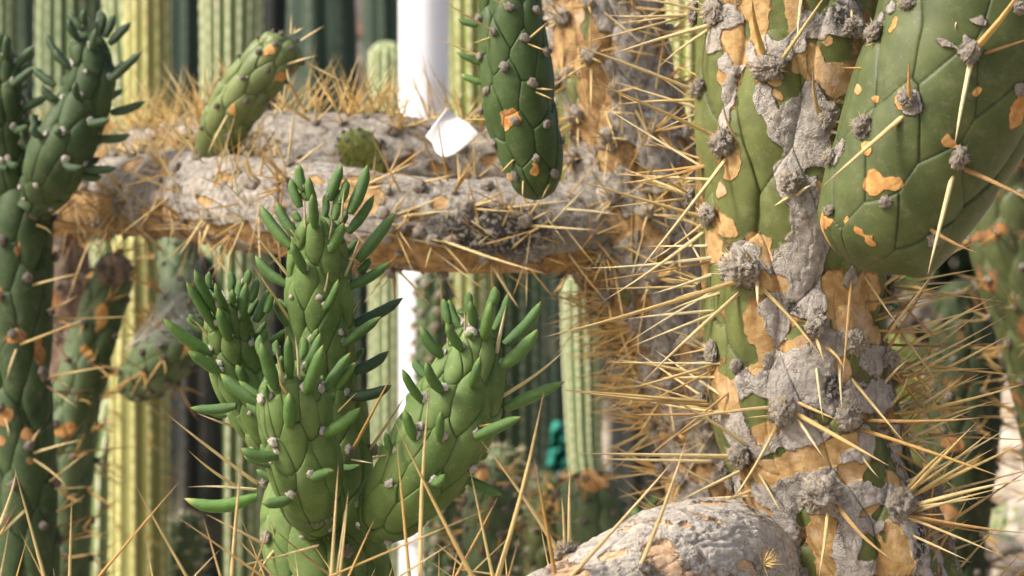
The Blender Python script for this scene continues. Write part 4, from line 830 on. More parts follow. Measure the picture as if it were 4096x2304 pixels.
# ------------------------------------------------------------ big mottled trunk at the right, its green lobe and the grey log
tb = thing('tree_cactus', 'big mottled trunk at the right with a smooth green lobe and a sunlit grey log', 'cactus', P(3550, 2700, 1.52))
D1 = 1.55
T1 = Stem([(3560, 2560, D1, 360), (3480, 2304, D1, 330), (3400, 2100, D1, 330), (3290, 1850, D1, 338), (3210, 1600, D1, 345), (3180, 1300, D1, 340), (3170, 1000, D1, 345), (3150, 700, D1, 345), (3150, 400, D1, 352), (3170, 100, D1, 350), (3180, -260, D1, 345)], 620, 560, cap1=False, front=.8)
big = [('s2', 510, 580, 88), ('r3', 690, 500, 62), ('r3', 330, 90, 58), ('r3', 400, 1050, 66), ('r3', 230, 640, 42), ('r3', 840, 1310, 60), ('r3', 1080, 850, 50), ('s2', 290, 190, 52), ('s2', 1010, 1010, 55), ('s2', 330, 1190, 50), ('s2', 210, 720, 34), ('s5', 790, 240, 62), ('s5', 530, 560, 60), ('s5', 1070, 840, 78), ('s5', 1590, 930, 60), ('s5', 270, 180, 42), ('s5', 1220, 300, 60), ('s5', 380, 800, 40), ('r3', 1240, 200, 50), ('s2', 1250, 1120, 60), ('s2', 1480, 1250, 50), ('s2', 480, 1290, 34), ('s5', 330, 700, 36), ('s5', 960, 1440, 50)]
tops = row_ids(T1, [b[:3] for b in big])
T1.tubercles(tops, wpx(430, D1), wpx(105, D1), wpx(40, D1), tipscale=1, groove=.10, backonly=True)
# two green ridges on the left flank
T1.patches(
    green=[('r3', 500, 230, 30, 60), ('r3', 730, 150, 60, 160), ('r3', 300, 500, 60, 80), ('r3', 240, 800, 80, 170), ('r3', 520, 700, 60, 130), ('r3', 610, 1050, 100, 160), ('r3', 620, 1250, 130, 150), ('r3', 260, 1250, 70, 230), ('r3', 860, 620, 90, 80), ('r3', 1150, 400, 90, 70), ('r3', 1260, 800, 90, 130), ('r3', 1200, 850, 60, 90), ('r3', 975, 1235, 55, 36, 3),
           ('s2', 280, 30, 100, 60), ('s2', 470, 120, 110, 170), ('s2', 710, 220, 130, 160, 1.8), ('s2', 320, 660, 75, 140), ('s2', 290, 900, 75, 200), ('s2', 480, 1000, 95, 220, 1.8), ('s2', 560, 1190, 60, 60), ('s2', 860, 1065, 50, 40), ('s2', 430, 1340, 60, 40), ('r3', 480, 900, 50, 90), ('r3', 560, 850, 50, 90), ('s2', 640, 330, 60, 40, .9),
           ('s5', 610, 240, 65, 100, 2), ('s5', 320, 420, 60, 90), ('s5', 400, 560, 80, 100), ('s5', 450, 720, 40, 90), ('s5', 1480, 520, 60, 160, 2.4), ('s5', 1450, 730, 65, 75, 2), ('s5', 930, 1030, 42, 60, 2.4), ('s5', 960, 1340, 100, 115), ('s5', 1490, 1000, 65, 50), ('s5', 1400, 1280, 80, 90), ('s5', 1520, 1180, 42, 80), ('s5', 740, 560, 80, 35), ('s5', 1850, 1330, 40, 60), ('s5', 480, 870, 30, 60)],
    cork=[('r3', 580, 130, 85, 190), ('r3', 440, 300, 60, 90), ('r3', 440, 430, 50, 40), ('r3', 840, 110, 60, 110), ('r3', 370, 560, 40, 50), ('r3', 950, 450, 95, 105), ('r3', 1170, 570, 100, 110, 2), ('r3', 1200, 745, 45, 25), ('r3', 1090, 320, 26, 50), ('r3', 740, 590, 36, 28), ('r3', 770, 680, 36, 22), ('r3', 450, 1240, 65, 90), ('r3', 1040, 1390, 30, 60), ('r3', 370, 1400, 50, 50), ('r3', 600, 330, 50, 100),
          ('s2', 420, 260, 70, 80), ('s2', 310, 450, 85, 110), ('s2', 640, 370, 90, 70), ('s2', 755, 690, 55, 55, 2), ('s2', 670, 520, 40, 60), ('s2', 570, 960, 75, 80), ('s2', 600, 1080, 90, 130), ('s2', 640, 1160, 60, 60), ('s2', 860, 1125, 75, 36), ('s2', 1150, 780, 85, 160), ('s2', 1290, 900, 150, 170), ('s2', 1400, 1060, 100, 90), ('s2', 1400, 780, 120, 130), ('s2', 1170, 1330, 50, 110), ('s2', 740, 1190, 90, 40), ('s2', 600, 1340, 50, 60), ('s2', 650, 680, 30, 60),
          ('s5', 430, 170, 85, 130), ('s5', 680, 400, 95, 60), ('s5', 830, 620, 210, 80, 2), ('s5', 700, 720, 85, 65), ('s5', 1000, 600, 180, 90, 1.8), ('s5', 1250, 700, 130, 80), ('s5', 1240, 480, 70, 60), ('s5', 1570, 780, 55, 110), ('s5', 560, 880, 85, 110), ('s5', 680, 970, 85, 70), ('s5', 1060, 1100, 110, 95, 1.8), ('s5', 1090, 1250, 105, 110), ('s5', 1560, 1180, 90, 130), ('s5', 1560, 1330, 120, 100), ('s5', 1400, 985, 65, 60), ('s5', 1100, 1380, 80, 55), ('s5', 1830, 1200, 55, 150)],
    bark=[('r3', 430, 120, 75, 90), ('r3', 330, 280, 65, 110), ('r3', 420, 470, 85, 60), ('r3', 390, 720, 48, 200), ('r3', 550, 370, 60, 70), ('r3', 700, 330, 80, 90), ('r3', 870, 330, 85, 120), ('r3', 1000, 180, 90, 90), ('r3', 1230, 130, 130, 130), ('r3', 660, 460, 100, 60), ('r3', 650, 730, 85, 110), ('r3', 700, 910, 70, 110), ('r3', 940, 690, 105, 120, 1.9), ('r3', 1010, 850, 115, 130, 1.8), ('r3', 960, 1010, 130, 150, 1.8), ('r3', 960, 1180, 135, 90), ('r3', 820, 1000, 60, 160), ('r3', 780, 1230, 80, 60), ('r3', 860, 1340, 120, 90), ('r3', 960, 1400, 80, 90), ('r3', 860, 860, 90, 90),
          ('s2', 900, 180, 75, 160, 2), ('s2', 950, 370, 150, 150, 2), ('s2', 900, 610, 160, 200, 2), ('s2', 1000, 810, 110, 120, 2), ('s2', 740, 960, 90, 150, 1.8), ('s2', 790, 870, 110, 60), ('s2', 770, 1270, 100, 90, 1.9), ('s2', 950, 1300, 160, 120, 2), ('s2', 1200, 1120, 130, 80), ('s2', 1400, 1240, 130, 90), ('s2', 510, 560, 150, 170), ('s2', 1280, 690, 60, 100), ('s2', 700, 1400, 120, 70), ('s2', 680, 1200, 60, 60), ('s2', 1080, 1180, 80, 80),
          ('s5', 600, 50, 150, 80), ('s5', 900, 90, 150, 110), ('s5', 1150, 120, 100, 150), ('s5', 1430, 160, 130, 120), ('s5', 450, 330, 90, 90), ('s5', 740, 490, 105, 62, 1.8), ('s5', 930, 470, 110, 105, 1.8), ('s5', 1290, 580, 95, 60, 1.8), ('s5', 1370, 450, 50, 60), ('s5', 820, 840, 190, 115, 2.2), ('s5', 1070, 800, 140, 130, 1.8), ('s5', 1330, 880, 145, 110, 1.9), ('s5', 1210, 1230, 115, 150, 1.9), ('s5', 760, 1150, 115, 150, 1.8), ('s5', 890, 1290, 80, 70), ('s5', 1600, 930, 95, 100), ('s5', 1690, 1150, 60, 190, 1.8), ('s5', 1440, 1080, 60, 80, 1.7), ('s5', 1640, 560, 36, 170), ('s5', 1400, 1360, 80, 60), ('s5', 1900, 1260, 40, 190), ('s5', 500, 800, 60, 120), ('s5', 1240, 1380, 60, 60)],
    base='green', noise_amp=.38, scale=55, bias=.1, cork_bias=.3, relief=.0007, seed=11, blow=1.35, grow=1.08)
T1.lumps(.0026, 26)
T1.soot = np.zeros(len(T1.SS))
for (cr, x, y, rx, ry) in (('s5', 1130, 80, 80, 120), ('s5', 1730, 1220, 40, 170), ('r3', 1170, 100, 60, 120), ('s2', 860, 880, 60, 60)):
    X, Y = K(cr, x, y); q = CROP[cr][2]; m = ((T1.X - X) / (rx / q)) ** 2 + ((T1.Y - Y) / (ry / q)) ** 2; T1.soot = np.maximum(T1.soot, np.clip(1.4 - m, 0, 1) * (T1.face > 0))
o1 = T1.build('trunk', M['trunk'], tb)
for (cr, x, y, r), i in zip(big, tops): areole(T1, o1, i, wpx(r * .88, D1), 'big', lift=.22)
for i in T1.filled:
    if T1.face[i] < .25: areole(T1, o1, i, wpx(42, D1), 'big'); burst(T1, o1, i, 4, wpx(430, D1), wpx(6.5, D1), 'spine')
hero_spines(T1, o1, 'p', [(2838, 55, 2480, -5), (2866, 91, 2427, 226, 9), (2843, 108, 2626, 276), (2780, 364, 2261, 166, 8), (2882, 557, 2371, 326, 9), (2783, 400, 2421, 425), (2910, 621, 2537, 1103, 8.5), (2849, 882, 2300, 718, 9), (2827, 915, 2421, 1195, 8), (2992, 1109, 2164, 1346, 11), (2962, 1164, 2554, 1550, 9), (3042, 1150, 3274, 1412, 9),
    (2820, 920, 2690, 860), (3108, 265, 3330, -60, 9), (3517, 155, 3142, 108, 9), (2800, 1500, 2450, 1440), (2830, 1620, 2245, 1559, 9)], 7.5)
hero_spines(T1, o1, 's2', [(590, 660, 600, 860, 9, 'spine_pale', .9), (1010, 1050, 1085, 1270, 10, None, .6), (1090, 1150, 1230, 1330, 9), (600, 570, 490, 430, 7, 'spine_brown'), (480, 580, 330, 500, 6), (150, 700, 0, 640), (160, 760, 0, 800), (230, 1200, 0, 1100, 8), (250, 1270, 0, 1310), (260, 1200, -60, 1030, 7), (280, 1290, 320, 1449, 7),
    (1560, 1240, 2320, 790, 8.5), (1750, 1110, 2120, 970, 6), (1480, 740, 1985, 460, 8), (1490, 1150, 1880, 610, 8), (1540, 800, 1970, 700, 6), (1500, 700, 2000, 1210, 6, 'spine_brown'), (1560, 1260, 2560, 1370, 8, 'spine_brown'), (1600, 1449, 2300, 1050, 8), (1700, 1449, 2420, 1070, 8), (1290, 640, 1210, 1449, 7, 'spine_brown', .5), (1380, 640, 1620, 1000, 6), (1560, 1340, 2000, 1240, 6), (1600, 980, 1930, 1449, 7), (1540, 920, 1860, 1060, 5), (1500, 1449, 1700, 1240, 7), (1540, 1360, 2290, 1310, 6)], 7)
hero_spines(T1, o1, 'r3', [(650, 430, 560, 0, 14, 'spine_gold', .9), (925, -60, 895, 370, 7, 'spine_pale'), (1275, -60, 1290, 215, 8), (1050, 840, 1005, 480, 9, None, .7), (1080, 890, 1280, 880, 8), (1100, 940, 1285, 990, 8, 'spine_pale'), (1090, 960, 990, 995, 5, 'spine_pale'), (430, 1000, 350, 760, 8, None, .6), (400, 1050, 430, 1090, 7), (880, 1415, 1010, 1330, 9, 'spine_pale'), (830, 1430, 720, 1490, 9), (300, 30, 340, -60, 8)], 8)
hero_spines(T1, o1, 's5', [(730, 225, -20, 335, 8), (860, 265, 1550, 650, 11, 'spine', .5), (880, 300, 1090, 610, 8, 'spine_pale', .5), (890, 195, 1180, 320, 8, None, .4), (740, 350, 400, 920, 8), (540, 520, -60, 150, 9), (480, 590, -720, 560, 10), (250, 625, -600, 600, 8), (490, 680, 0, 920, 8), (570, 660, 770, 1000, 7, 'spine_pale', .5), (280, 790, 40, 640, 7, 'spine_pale'), (700, 290, 530, 300, 5), (270, 240, -60, 250, 7), (200, 320, 10, 440, 7),
    (1160, 920, 1600, 1350, 10, 'spine_brown', .6), (1110, 960, 1040, 1480, 8.5, None, .5), (1060, 850, 1080, 830, 10, 'spine', 3), (1350, 560, 1480, 740, 6, 'spine_pale'), (1200, -100, 1215, 250, 7, 'spine_pale'), (1030, -60, 1075, 330, 7, 'spine_pale'), (1540, 240, 1690, -10, 8), (1700, 260, 2090, -10, 8), (1640, 300, 1920, 50, 7), (1750, 230, 2210, -20, 7), (1380, 320, 2240, 300, 9, 'spine_brown'), (1600, 290, 2560, 40, 9), (1640, 390, 2340, 170, 7), (1340, 380, 2390, 740, 9, 'spine_gold'),
    (1270, 0, 1650, 465, 8), (1640, 440, 1930, 495, 6), (1640, 640, 1780, 730, 6, 'spine_brown'), (1760, -30, 2030, 450, 7), (1850, 420, 2560, 460, 6, 'spine_brown'), (1660, 890, 2190, 330, 9), (1680, 850, 2290, 400, 7), (1700, 880, 1790, 740, 7, 'spine_pale'), (1690, 880, 2560, 470, 9), (1690, 950, 2560, 750, 10), (1690, 960, 2280, 870, 7), (1680, 900, 2310, 530, 8), (1640, 1000, 2560, 1135, 9, 'spine_brown'), (1680, 990, 1990, 990, 6, 'spine_brown'),
    (1640, 1000, 2380, 1310, 7), (1700, 1140, 2130, 1340, 6), (1690, 1000, 2430, 800, 6), (1650, 860, 2040, 480, 8), (1660, 350, 1900, 610, 6), (220, 190, -800, 100, 8), (1640, 420, 1860, 540, 5), (1660, 260, 1840, 90, 8), (1600, 200, 1900, 0, 7, 'spine_gold')], 7)
for k in range(60):
    left = k % 2 == 0; yy = random.uniform(620, 2250) if left else random.uniform(1150, 2280)
    xe = np.interp(yy, [0, 700, 1300, 1800, 2304], [2810, 2820, 2850, 2960, 3150]) if left else np.interp(yy, [1100, 1500, 1900, 2304], [3500, 3560, 3640, 3760])
    i = T1.surf(xe + (random.uniform(0, 60) if left else -random.uniform(0, 60)), yy); p = T1.point(i) - T1.dir[i] * .002; L = random.uniform(200, 560)
    ang = math.radians(random.gauss(186, 20) if left else random.gauss(14, 32))
    spine(o1, p, P(T1.X[i] + L * math.cos(ang), T1.Y[i] - L * math.sin(ang), D1 - wpx(random.uniform(-120, 160), D1)), wpx(random.uniform(5, 7.5), D1), random.choice(('spine', 'spine', 'spine_gold', 'spine_pale', 'spine_brown')))
T1.lower('lower_trunk', M['trunk'], tb, 64)
# the grey log coming off the trunk
LG = Stem([(3130, 2350, 1.60, 230), (2930, 2305, 1.53, 280), (2760, 2318, 1.47, 296), (2560, 2400, 1.42, 282), (2300, 2530, 1.38, 262), (2050, 2660, 1.34, 250), (1850, 2800, 1.30, 240)], 300, 420, cap0=False, cap1=True)
LG.lumps(.005, 11, 2); LG.patches(base='bark', cork=[('s5', 250, 950, 160, 40), ('s4', 2100, 1130, 60, 40), ('s4', 1980, 1330, 90, 50), ('s4', 2350, 1090, 50, 60), ('s4', 1700, 1420, 70, 25), ('s5', 60, 1100, 50, 30), ('s5', 650, 1330, 80, 60), ('s5', 500, 1400, 100, 40)], noise_amp=.6, cork_bias=.12, scale=42, relief=.0010, seed=21)
LG.lumps(.0004, 110, 7)
def wrinkles(st, amp, a, b, seed):
    q = np.stack([st.SS * a, st.TT * b, st.SS * 0], 1); q = q + .6 * np.stack([fbm(st.pos0 * 40, 3, seed), fbm(st.pos0 * 40 + 7, 3, seed), st.SS * 0], 1)
    st.h -= st.CAP * amp * np.clip(1 - np.abs(fbm(q, 3, seed)) * 7, 0, 1)
wrinkles(LG, .0009, 22, 95, 5); wrinkles(LG, .0006, 70, 150, 8)
ol = LG.build('log', M['log'], tb)
for q in (('s4', 1640, 1270, 48), ('s4', 2210, 1420, 30)): areole(LG, ol, LG.surf(*K(*q[:3])), wpx(q[3], 1.45), 'big')
hero_spines(LG, ol, 's4', [(1675, 1240, 1690, 650, 8), (1640, 1240, 1625, 880, 7), (1590, 1250, 1030, 470, 9), (2190, 1400, 2530, 430, 9), (1580, 1449, 1420, 580, 9, 'spine_gold')], 8)
i = LG.surf(*K('s5', 610, 1370)); p = LG.point(i)
for k in range(26):
    a = rng.normal(size=3) * .8 + LG.dir[i]; a /= np.linalg.norm(a); spine(ol, p, p + a * wpx(random.uniform(50, 95), 1.4), wpx(3.2, 1.4), 'spine')
# the big green lobe
DP = 1.44
LB = Stem([(3440, 1075, DP, 120), (3470, 1010, DP, 215), (3540, 890, DP, 265), (3625, 720, DP, 310), (3730, 510, DP, 348), (3825, 300, DP, 366), (3900, 100, DP, 370), (3970, -260, DP, 368)], 520, 480, cap0=True, cap1=False, front=.8)
tops = row_ids(LB, [('r3', 1700, 730), ('r3', 2140, 390), ('r3', 2030, 1140), ('r3', 1390, 930), ('s2', 1530, 110), ('s2', 1150, 190), ('s2', 1850, 350), ('r3', 1720, 20), ('r3', 1500, 260), ('r3', 2470, 640), ('r3', 2050, -150), ('r3', 1180, 1160), ('r3', 2480, 60)])
LB.tubercles(tops, wpx(520, DP), wpx(150, DP), wpx(38, DP), tipscale=1, groove=.08, sq=.95, backonly=True)
LB.patches(cork=[('r3', 1450, 1330, 72, 88, 2.2), ('r3', 1590, 1340, 45, 38, 2.2), ('r3', 1985, 1020, 55, 45, 2.2), ('r3', 1365, 655, 40, 36, 2), ('s2', 1360, 330, 32, 20, 2), ('s2', 1430, 380, 36, 20, 2), ('s2', 1255, 250, 16, 28, 2), ('s2', 1110, 320, 28, 60, 2), ('r3', 1420, 1080, 50, 40, 1.8), ('r3', 1470, 720, 20, 25, 1.8), ('r3', 2175, 670, 26, 22, 1.8), ('r3', 1620, 180, 30, 60), ('r3', 1640, 740, 50, 70, 1.6), ('r3', 2450, 800, 60, 120, 2), ('s2', 1140, 270, 40, 25, 2), ('r3', 600, 1050, 10, 10)],
    bark=[('r3', 1380, 950, 70, 70, 1.6), ('r3', 1210, 1130, 60, 80, 1.6), ('r3', 1720, 750, 85, 90, 1.7), ('r3', 1500, 200, 60, 110, 2), ('r3', 1600, 60, 60, 90, 1.6), ('r3', 2200, 160, 90, 40, 1.0), ('r3', 1960, 310, 70, 35, 1.0), ('r3', 2130, 350, 80, 80, 1.5), ('r3', 2470, 780, 50, 90, 1.8), ('s2', 1840, 380, 60, 60, 1.3), ('r3', 2030, 1170, 70, 60, 1.3)], noise_amp=.16, relief=.0009, seed=31)
ob = LB.build('green_lobe', M['lobe'], tb, 'smooth swollen green lobe with ringed orange scars')
for i, r in zip(tops, (52, 50, 50, 46, 34, 28, 34, 50, 52, 40, 40, 44, 40)): areole(LB, ob, i, wpx(r * .78, DP), 'big', lift=.1)
hero_spines(LB, ob, 'r3', [(1710, 780, 1705, 430, 10, 'spine_gold', .5), (1760, -60, 1650, 640, 11, 'spine_pale', -.05), (1650, 840, 1075, 1345, 11, 'spine', .3), (2150, 430, 2030, 1060, 11, 'spine_pale', .3), (2160, 370, 2530, -140, 15, 'spine_gold', .6), (2240, 390, 2600, 270, 7, 'spine_brown'), (2080, -100, 2028, 215, 11, 'spine_pale', .1), (2090, 1220, 2620, 1480, 11, 'spine_brown', .5), (2020, 1270, 1833, 1985, 11, 'spine_pale', .25), (1500, 70, 1560, 110, 7), (1470, 300, 1380, 330, 6), (1380, 490, 1200, 490, 5, 'spine_gold')], 9)
hero_spines(LB, ob, 's2', [(1850, 300, 2190, 465, 9, 'spine_brown'), (1640, 660, 1990, 460, 8)], 8)

# ------------------------------------------------------------ the leafy cactus in front
ta = thing('leafy_cactus', 'bright green leafy cactus with four leafy heads in the centre foreground', 'cactus', P(1320, 2700, 1.53))
DA = 1.53
base, ob_ = head(ta, [(1330, 2560, DA, 240), (1320, 2300, DA, 236), (1275, 2080, DA, 220), (1300, 1850, DA, 175), (1310, 1650, DA, 145), (1300, 1500, DA, 128)], 'c',
    [(1830, 940, 2060, 905, 14), (1000, 1250, 250, 1185, 25, 'leaf_yellow', .05, 6), (930, 560, 818, 470, 14)], 230, 70, 26, M['leafy'], 'leaf', 17, 420, 330, extra=[('c', 1920, 800), ('c', 1040, 1110), ('e', 180, 530), ('s3', 1970, 1180), ('s4', 60, 1290), ('s3', 2490, 1290)], wool='grey', wr=26, tip=1, backleaf=False)
hero_spines(base, ob_, 'c', [(980, 1115, 30, 370, 8), (980, 1180, 280, 1162, 6.5, 'spine_pale', 0), (770, 1150, 300, 770, 7, 'spine'), (1020, 610, 370, 390, 7.5), (1990, 790, 2400, -20, 8, 'spine_gold'), (2160, 800, 2540, 190, 7), (1960, 870, 2205, 912, 5, 'spine_pale'), (2190, 870, 2370, 815, 5)], 7)
hero_spines(base, ob_, 's3', [(2330, 1080, 2390, 1200, 5, 'spine'), (1980, 1180, 1960, 1060, 5), (1990, 1250, 1870, 1449, 7), (2400, 1449, 2000, 1120, 7)], 6)
base.lower('lower_stem', M['leafy'], ta, 48)
H1 = [('a', 1320, 370, 1300, 92, 19), ('a', 1290, 540, 1195, 240, 18), ('a', 1440, 500, 1395, 215, 18), ('a', 1375, 470, 1345, 350, 13), ('a', 1440, 745, 1415, 400, 18), ('a', 1580, 470, 1720, 98, 21), ('a', 1540, 640, 1520, 410, 14), ('a', 1640, 670, 1640, 320, 19), ('a', 1700, 500, 1750, 240, 17), ('a', 1800, 600, 1965, 90, 23), ('a', 1785, 800, 2040, 400, 19), ('a', 1250, 830, 1065, 470, 19), ('a', 1195, 950, 895, 495, 21), ('a', 1345, 1210, 1205, 890, 19), ('a', 1600, 990, 1730, 690, 20), ('a', 1885, 1090, 2270, 600, 23), ('a', 1900, 1200, 2000, 1050, 15), ('a', 1790, 1360, 2200, 1080, 19), ('a', 1145, 1340, 850, 1010, 20), ('a', 1285, 680, 1250, 570, 14),
      ('b', 1700, 480, 1825, 155, 18), ('b', 1990, 640, 2500, 345, 21, 'leaf_dark', -.2), ('b', 1890, 850, 2280, 555, 19), ('b', 1990, 1130, 2345, 890, 20, 'leaf_dark', -.2), ('b', 1930, 1380, 2380, 1230, 21, 'leaf_dark', -.1), ('b', 1330, 650, 1175, 375, 20), ('b', 1140, 810, 1305, 668, 16), ('b', 1560, 830, 1620, 670, 15)]
h1, oh1 = head(ta, [(1300, 1720, 1.53, 120), (1292, 1560, 1.525, 130), (1284, 1400, 1.52, 128), (1278, 1250, 1.515, 126), (1275, 1120, 1.51, 122), (1272, 1000, 1.505, 104), (1268, 920, 1.50, 78), (1266, 860, 1.5, 44)], 'a', H1, 190, 56, 21, M['leafy'], 'leaf', 20, 420, 300, extra=[('b', 1840, 740), ('b', 1640, 370)])
hero_spines(h1, oh1, 'a', [(1330, 750, 1330, 440, 6, None, .3), (1735, 690, 1750, 330, 6), (1595, 890, 1610, 660, 5.5), (1765, 1250, 1920, 790, 7, 'spine_pale', .3), (1545, 1420, 1580, 1190, 6, 'spine_pale', .3), (1165, 1260, 770, 750, 7), (1270, 890, 1170, 740, 6)], 6, 'spine_pale')
hero_spines(h1, oh1, 'b', [(1345, 630, 935, -10, 7.5, 'spine'), (1990, 540, 2060, 380, 5, 'spine_pale'), (1720, 1160, 1700, 1000, 5)], 6)
hero_spines(h1, oh1, 'c', [(1830, 430, 1750, 160, 8, 'spine', .2), (1760, 420, 1720, 200, 6), (1700, 520, 2035, 175, 6, 'spine', .1)], 6)
H2 = [(560, 670, 268, 190, 19), (570, 500, 368, 55, 20), (530, 260, 522, 90, 13), (690, 490, 572, 190, 18), (730, 290, 690, 85, 16), (850, 260, 902, 62, 16), (740, 440, 740, 265, 14), (790, 420, 815, 170, 15), (835, 580, 890, 205, 19), (930, 410, 998, 155, 16), (985, 610, 1118, 265, 20), (1090, 520, 1145, 305, 15), (715, 790, 600, 455, 23), (525, 935, 42, 545, 22), (640, 1150, 282, 908, 21), (960, 840, 1072, 665, 17), (890, 1235, 783, 1043, 19), (640, 400, 555, 300, 12)]
h2, oh2 = head(ta, [(1130, 1830, 1.53, 80), (1060, 1700, 1.52, 98), (985, 1560, 1.515, 104), (935, 1440, 1.51, 98), (915, 1340, 1.505, 92), (908, 1250, 1.50, 70), (908, 1200, 1.5, 40)], 'b', H2, 165, 48, 19, M['leafy'], 'leaf', 18, 340, 240, extra=[('b', 640, 1040), ('b', 910, 850)])
hero_spines(h2, oh2, 'b', [(500, 800, 320, 590, 6.5, 'spine')], 6)
H3 = [('b', 1190, 1290, 1040, 820, 25), ('b', 1110, 1010, 1060, 735, 19), ('b', 1220, 960, 1220, 795, 14), ('b', 1340, 1170, 1320, 735, 22), ('b', 1450, 1000, 1440, 760, 17), ('b', 1500, 1130, 1640, 715, 20), ('b', 1505, 1340, 1678, 838, 25), ('b', 1250, 1110, 1255, 955, 14), ('b', 1690, 1335, 1965, 925, 21), ('b', 1810, 1290, 2018, 1025, 15, 'leaf_yellow'), ('b', 1020, 1445, 635, 1125, 25), ('b', 1040, 1390, 818, 1215, 15),
      ('c', 1340, 530, 1332, 172, 26), ('c', 785, 320, 308, 315, 19), ('c', 1690, 620, 2055, 318, 23), ('c', 1205, 840, 838, 718, 22), ('c', 1150, 935, 860, 825, 15), ('c', 1350, 1275, 1045, 1300, 21), ('c', 1560, 1065, 1792, 980, 20), ('c', 1125, 260, 1095, 85, 12)]
h3, oh3 = head(ta, [(1258, 2085, 1.50, 62), (1244, 2010, 1.465, 108), (1222, 1880, 1.45, 136), (1190, 1720, 1.445, 140), (1172, 1600, 1.44, 132), (1165, 1530, 1.44, 108), (1163, 1480, 1.44, 72), (1163, 1440, 1.44, 36)], 'c', H3, 235, 62, 24, M['leafy'], 'leaf', 21, 460, 320, extra=[('b', 1090, 1420), ('c', 1200, 700)], wr=20)
hero_spines(h3, oh3, 'b', [(1270, 1250, 1180, 860, 7, None, .2), (1440, 1215, 1388, 745, 8, None, .2), (1310, 1350, 1240, 1160, 7, 'spine'), (1100, 1400, 1110, 1250, 5), (1620, 1270, 1640, 1170, 5)], 6.5, 'spine_pale')
H4 = [(1020, 430, 960, 165, 18), (1135, 470, 1040, 165, 19), (1230, 300, 1225, 92, 16), (1185, 330, 1160, 250, 13), (1285, 480, 1240, 188, 18), (1430, 260, 1470, 35, 20), (1375, 570, 1452, 188, 23), (1490, 490, 1605, 105, 17), (1595, 640, 1942, 168, 22), (1545, 880, 1912, 458, 25), (1150, 690, 1000, 398, 20), (960, 770, 748, 430, 21), (950, 1130, 808, 788, 21), (1260, 1080, 1342, 745, 24), (1585, 1300, 2215, 1020, 22), (745, 1230, 548, 878, 17), (1240, 570, 1240, 500, 14),
      ('e', 660, 400, 560, 105, 19), ('e', 920, 420, 945, 110, 18), ('e', 430, 555, 370, 325, 14), ('e', 1290, 385, 1765, 172, 22), ('e', 850, 870, 968, 742, 22), ('e', 1190, 810, 1572, 970, 20)]
h4, oh4 = head(ta, [(1520, 2095, 1.50, 70), (1575, 2020, 1.47, 130), (1660, 1910, 1.455, 158), (1755, 1770, 1.45, 172), (1825, 1630, 1.45, 168), (1872, 1500, 1.45, 138), (1892, 1400, 1.45, 104), (1898, 1320, 1.45, 60), (1898, 1290, 1.45, 34)], 'd', H4, 235, 66, 25, M['leafy'], 'leaf', 21, 460, 340, extra=[('e', 420, 870), ('e', 735, 300), ('e', 1220, 700), ('d', 1200, 440)], wr=20)
hero_spines(h4, oh4, 'd', [(1170, 580, 1172, 285, 6, 'spine_pale', .3), (1525, 745, 1608, 235, 9, 'spine_pale', .2), (1010, 670, 1010, 530, 5, 'spine_pale'), (1460, 745, 1365, 872, 5, 'spine', .3), (1570, 1190, 2200, 710, 9, 'spine', 0)], 6)
hero_spines(h4, oh4, 'e', [(1330, 280, 1640, 225, 6, 'spine_gold', .3), (400, 560, 240, 610, 5), (270, 750, 380, 600, 5, 'spine_pale'), (1210, 760, 1225, 790, 9, 'spine_pale', 2.0)], 6)
# woolly seam rings where two heads leave the stem
def seam(a, b, n, r, parent, d):
    for k in range(n):
        t = k / (n - 1); x = a[0] + (b[0] - a[0]) * t; y = a[1] + (b[1] - a[1]) * t + 26 * math.sin(t * math.pi)
        put('bark_seam', random.choice(AR['grey']), parent, P(x, y, d), (0, -1, 0), rng.normal(size=3), (wpx(r, d),) * 3)
seam((1484, 2020), (1605, 2110), 9, 13, oh4, 1.455); seam((1190, 2078), (1330, 2070), 8, 8, oh3, 1.45)

# ------------------------------------------------------------ the cactus below the frame whose long spines rise into the picture
tf = thing('spiny_cactus', 'long straw coloured spines rising from a cactus just below the bottom edge', 'cactus', P(1500, 2900, 1.40))
fs = Stem([(-500, 2850, 1.42, 160), (300, 2790, 1.42, 200), (1100, 2760, 1.42, 210), (1900, 2800, 1.42, 200), (2500, 2900, 1.42, 150)], 200, 120, cap0=True, cap1=True); fs.tubercles([], wpx(220, 1.4), wpx(60, 1.4), wpx(24, 1.4)); of_ = fs.build('prostrate_stem', M['leafy'], tf)
rows3 = [(320, 1449, 105, 665, 9), (0, 1080, 112, 690, 8), (505, 1449, 521, 850, 9), (720, 1449, 1297, 768, 8, 'spine_gold'), (1350, 1449, 950, 740, 8), (1590, 1449, 1470, 1020, 8), (1690, 1449, 1757, 540, 11), (1900, 1210, 1490, 1000, 6), (1850, 1420, 1215, 975, 6.5, 'spine_gold'), (1980, 1449, 1620, 1080, 8), (1830, 1449, 1972, 1030, 7, 'spine_gold'), (1430, 1449, 1600, 1260, 7),
    (0, 1160, 122, 935, 6, 'spine_gold'), (300, 1449, 132, 1110, 6), (2400, 1449, 2452, 630, 10), (2440, 1449, 2525, 830, 8), (0, 1400, 65, 1070, 7), (760, 1449, 640, 1230, 5, 'spine_gold'), (1700, 1380, 1620, 1400, 5)]
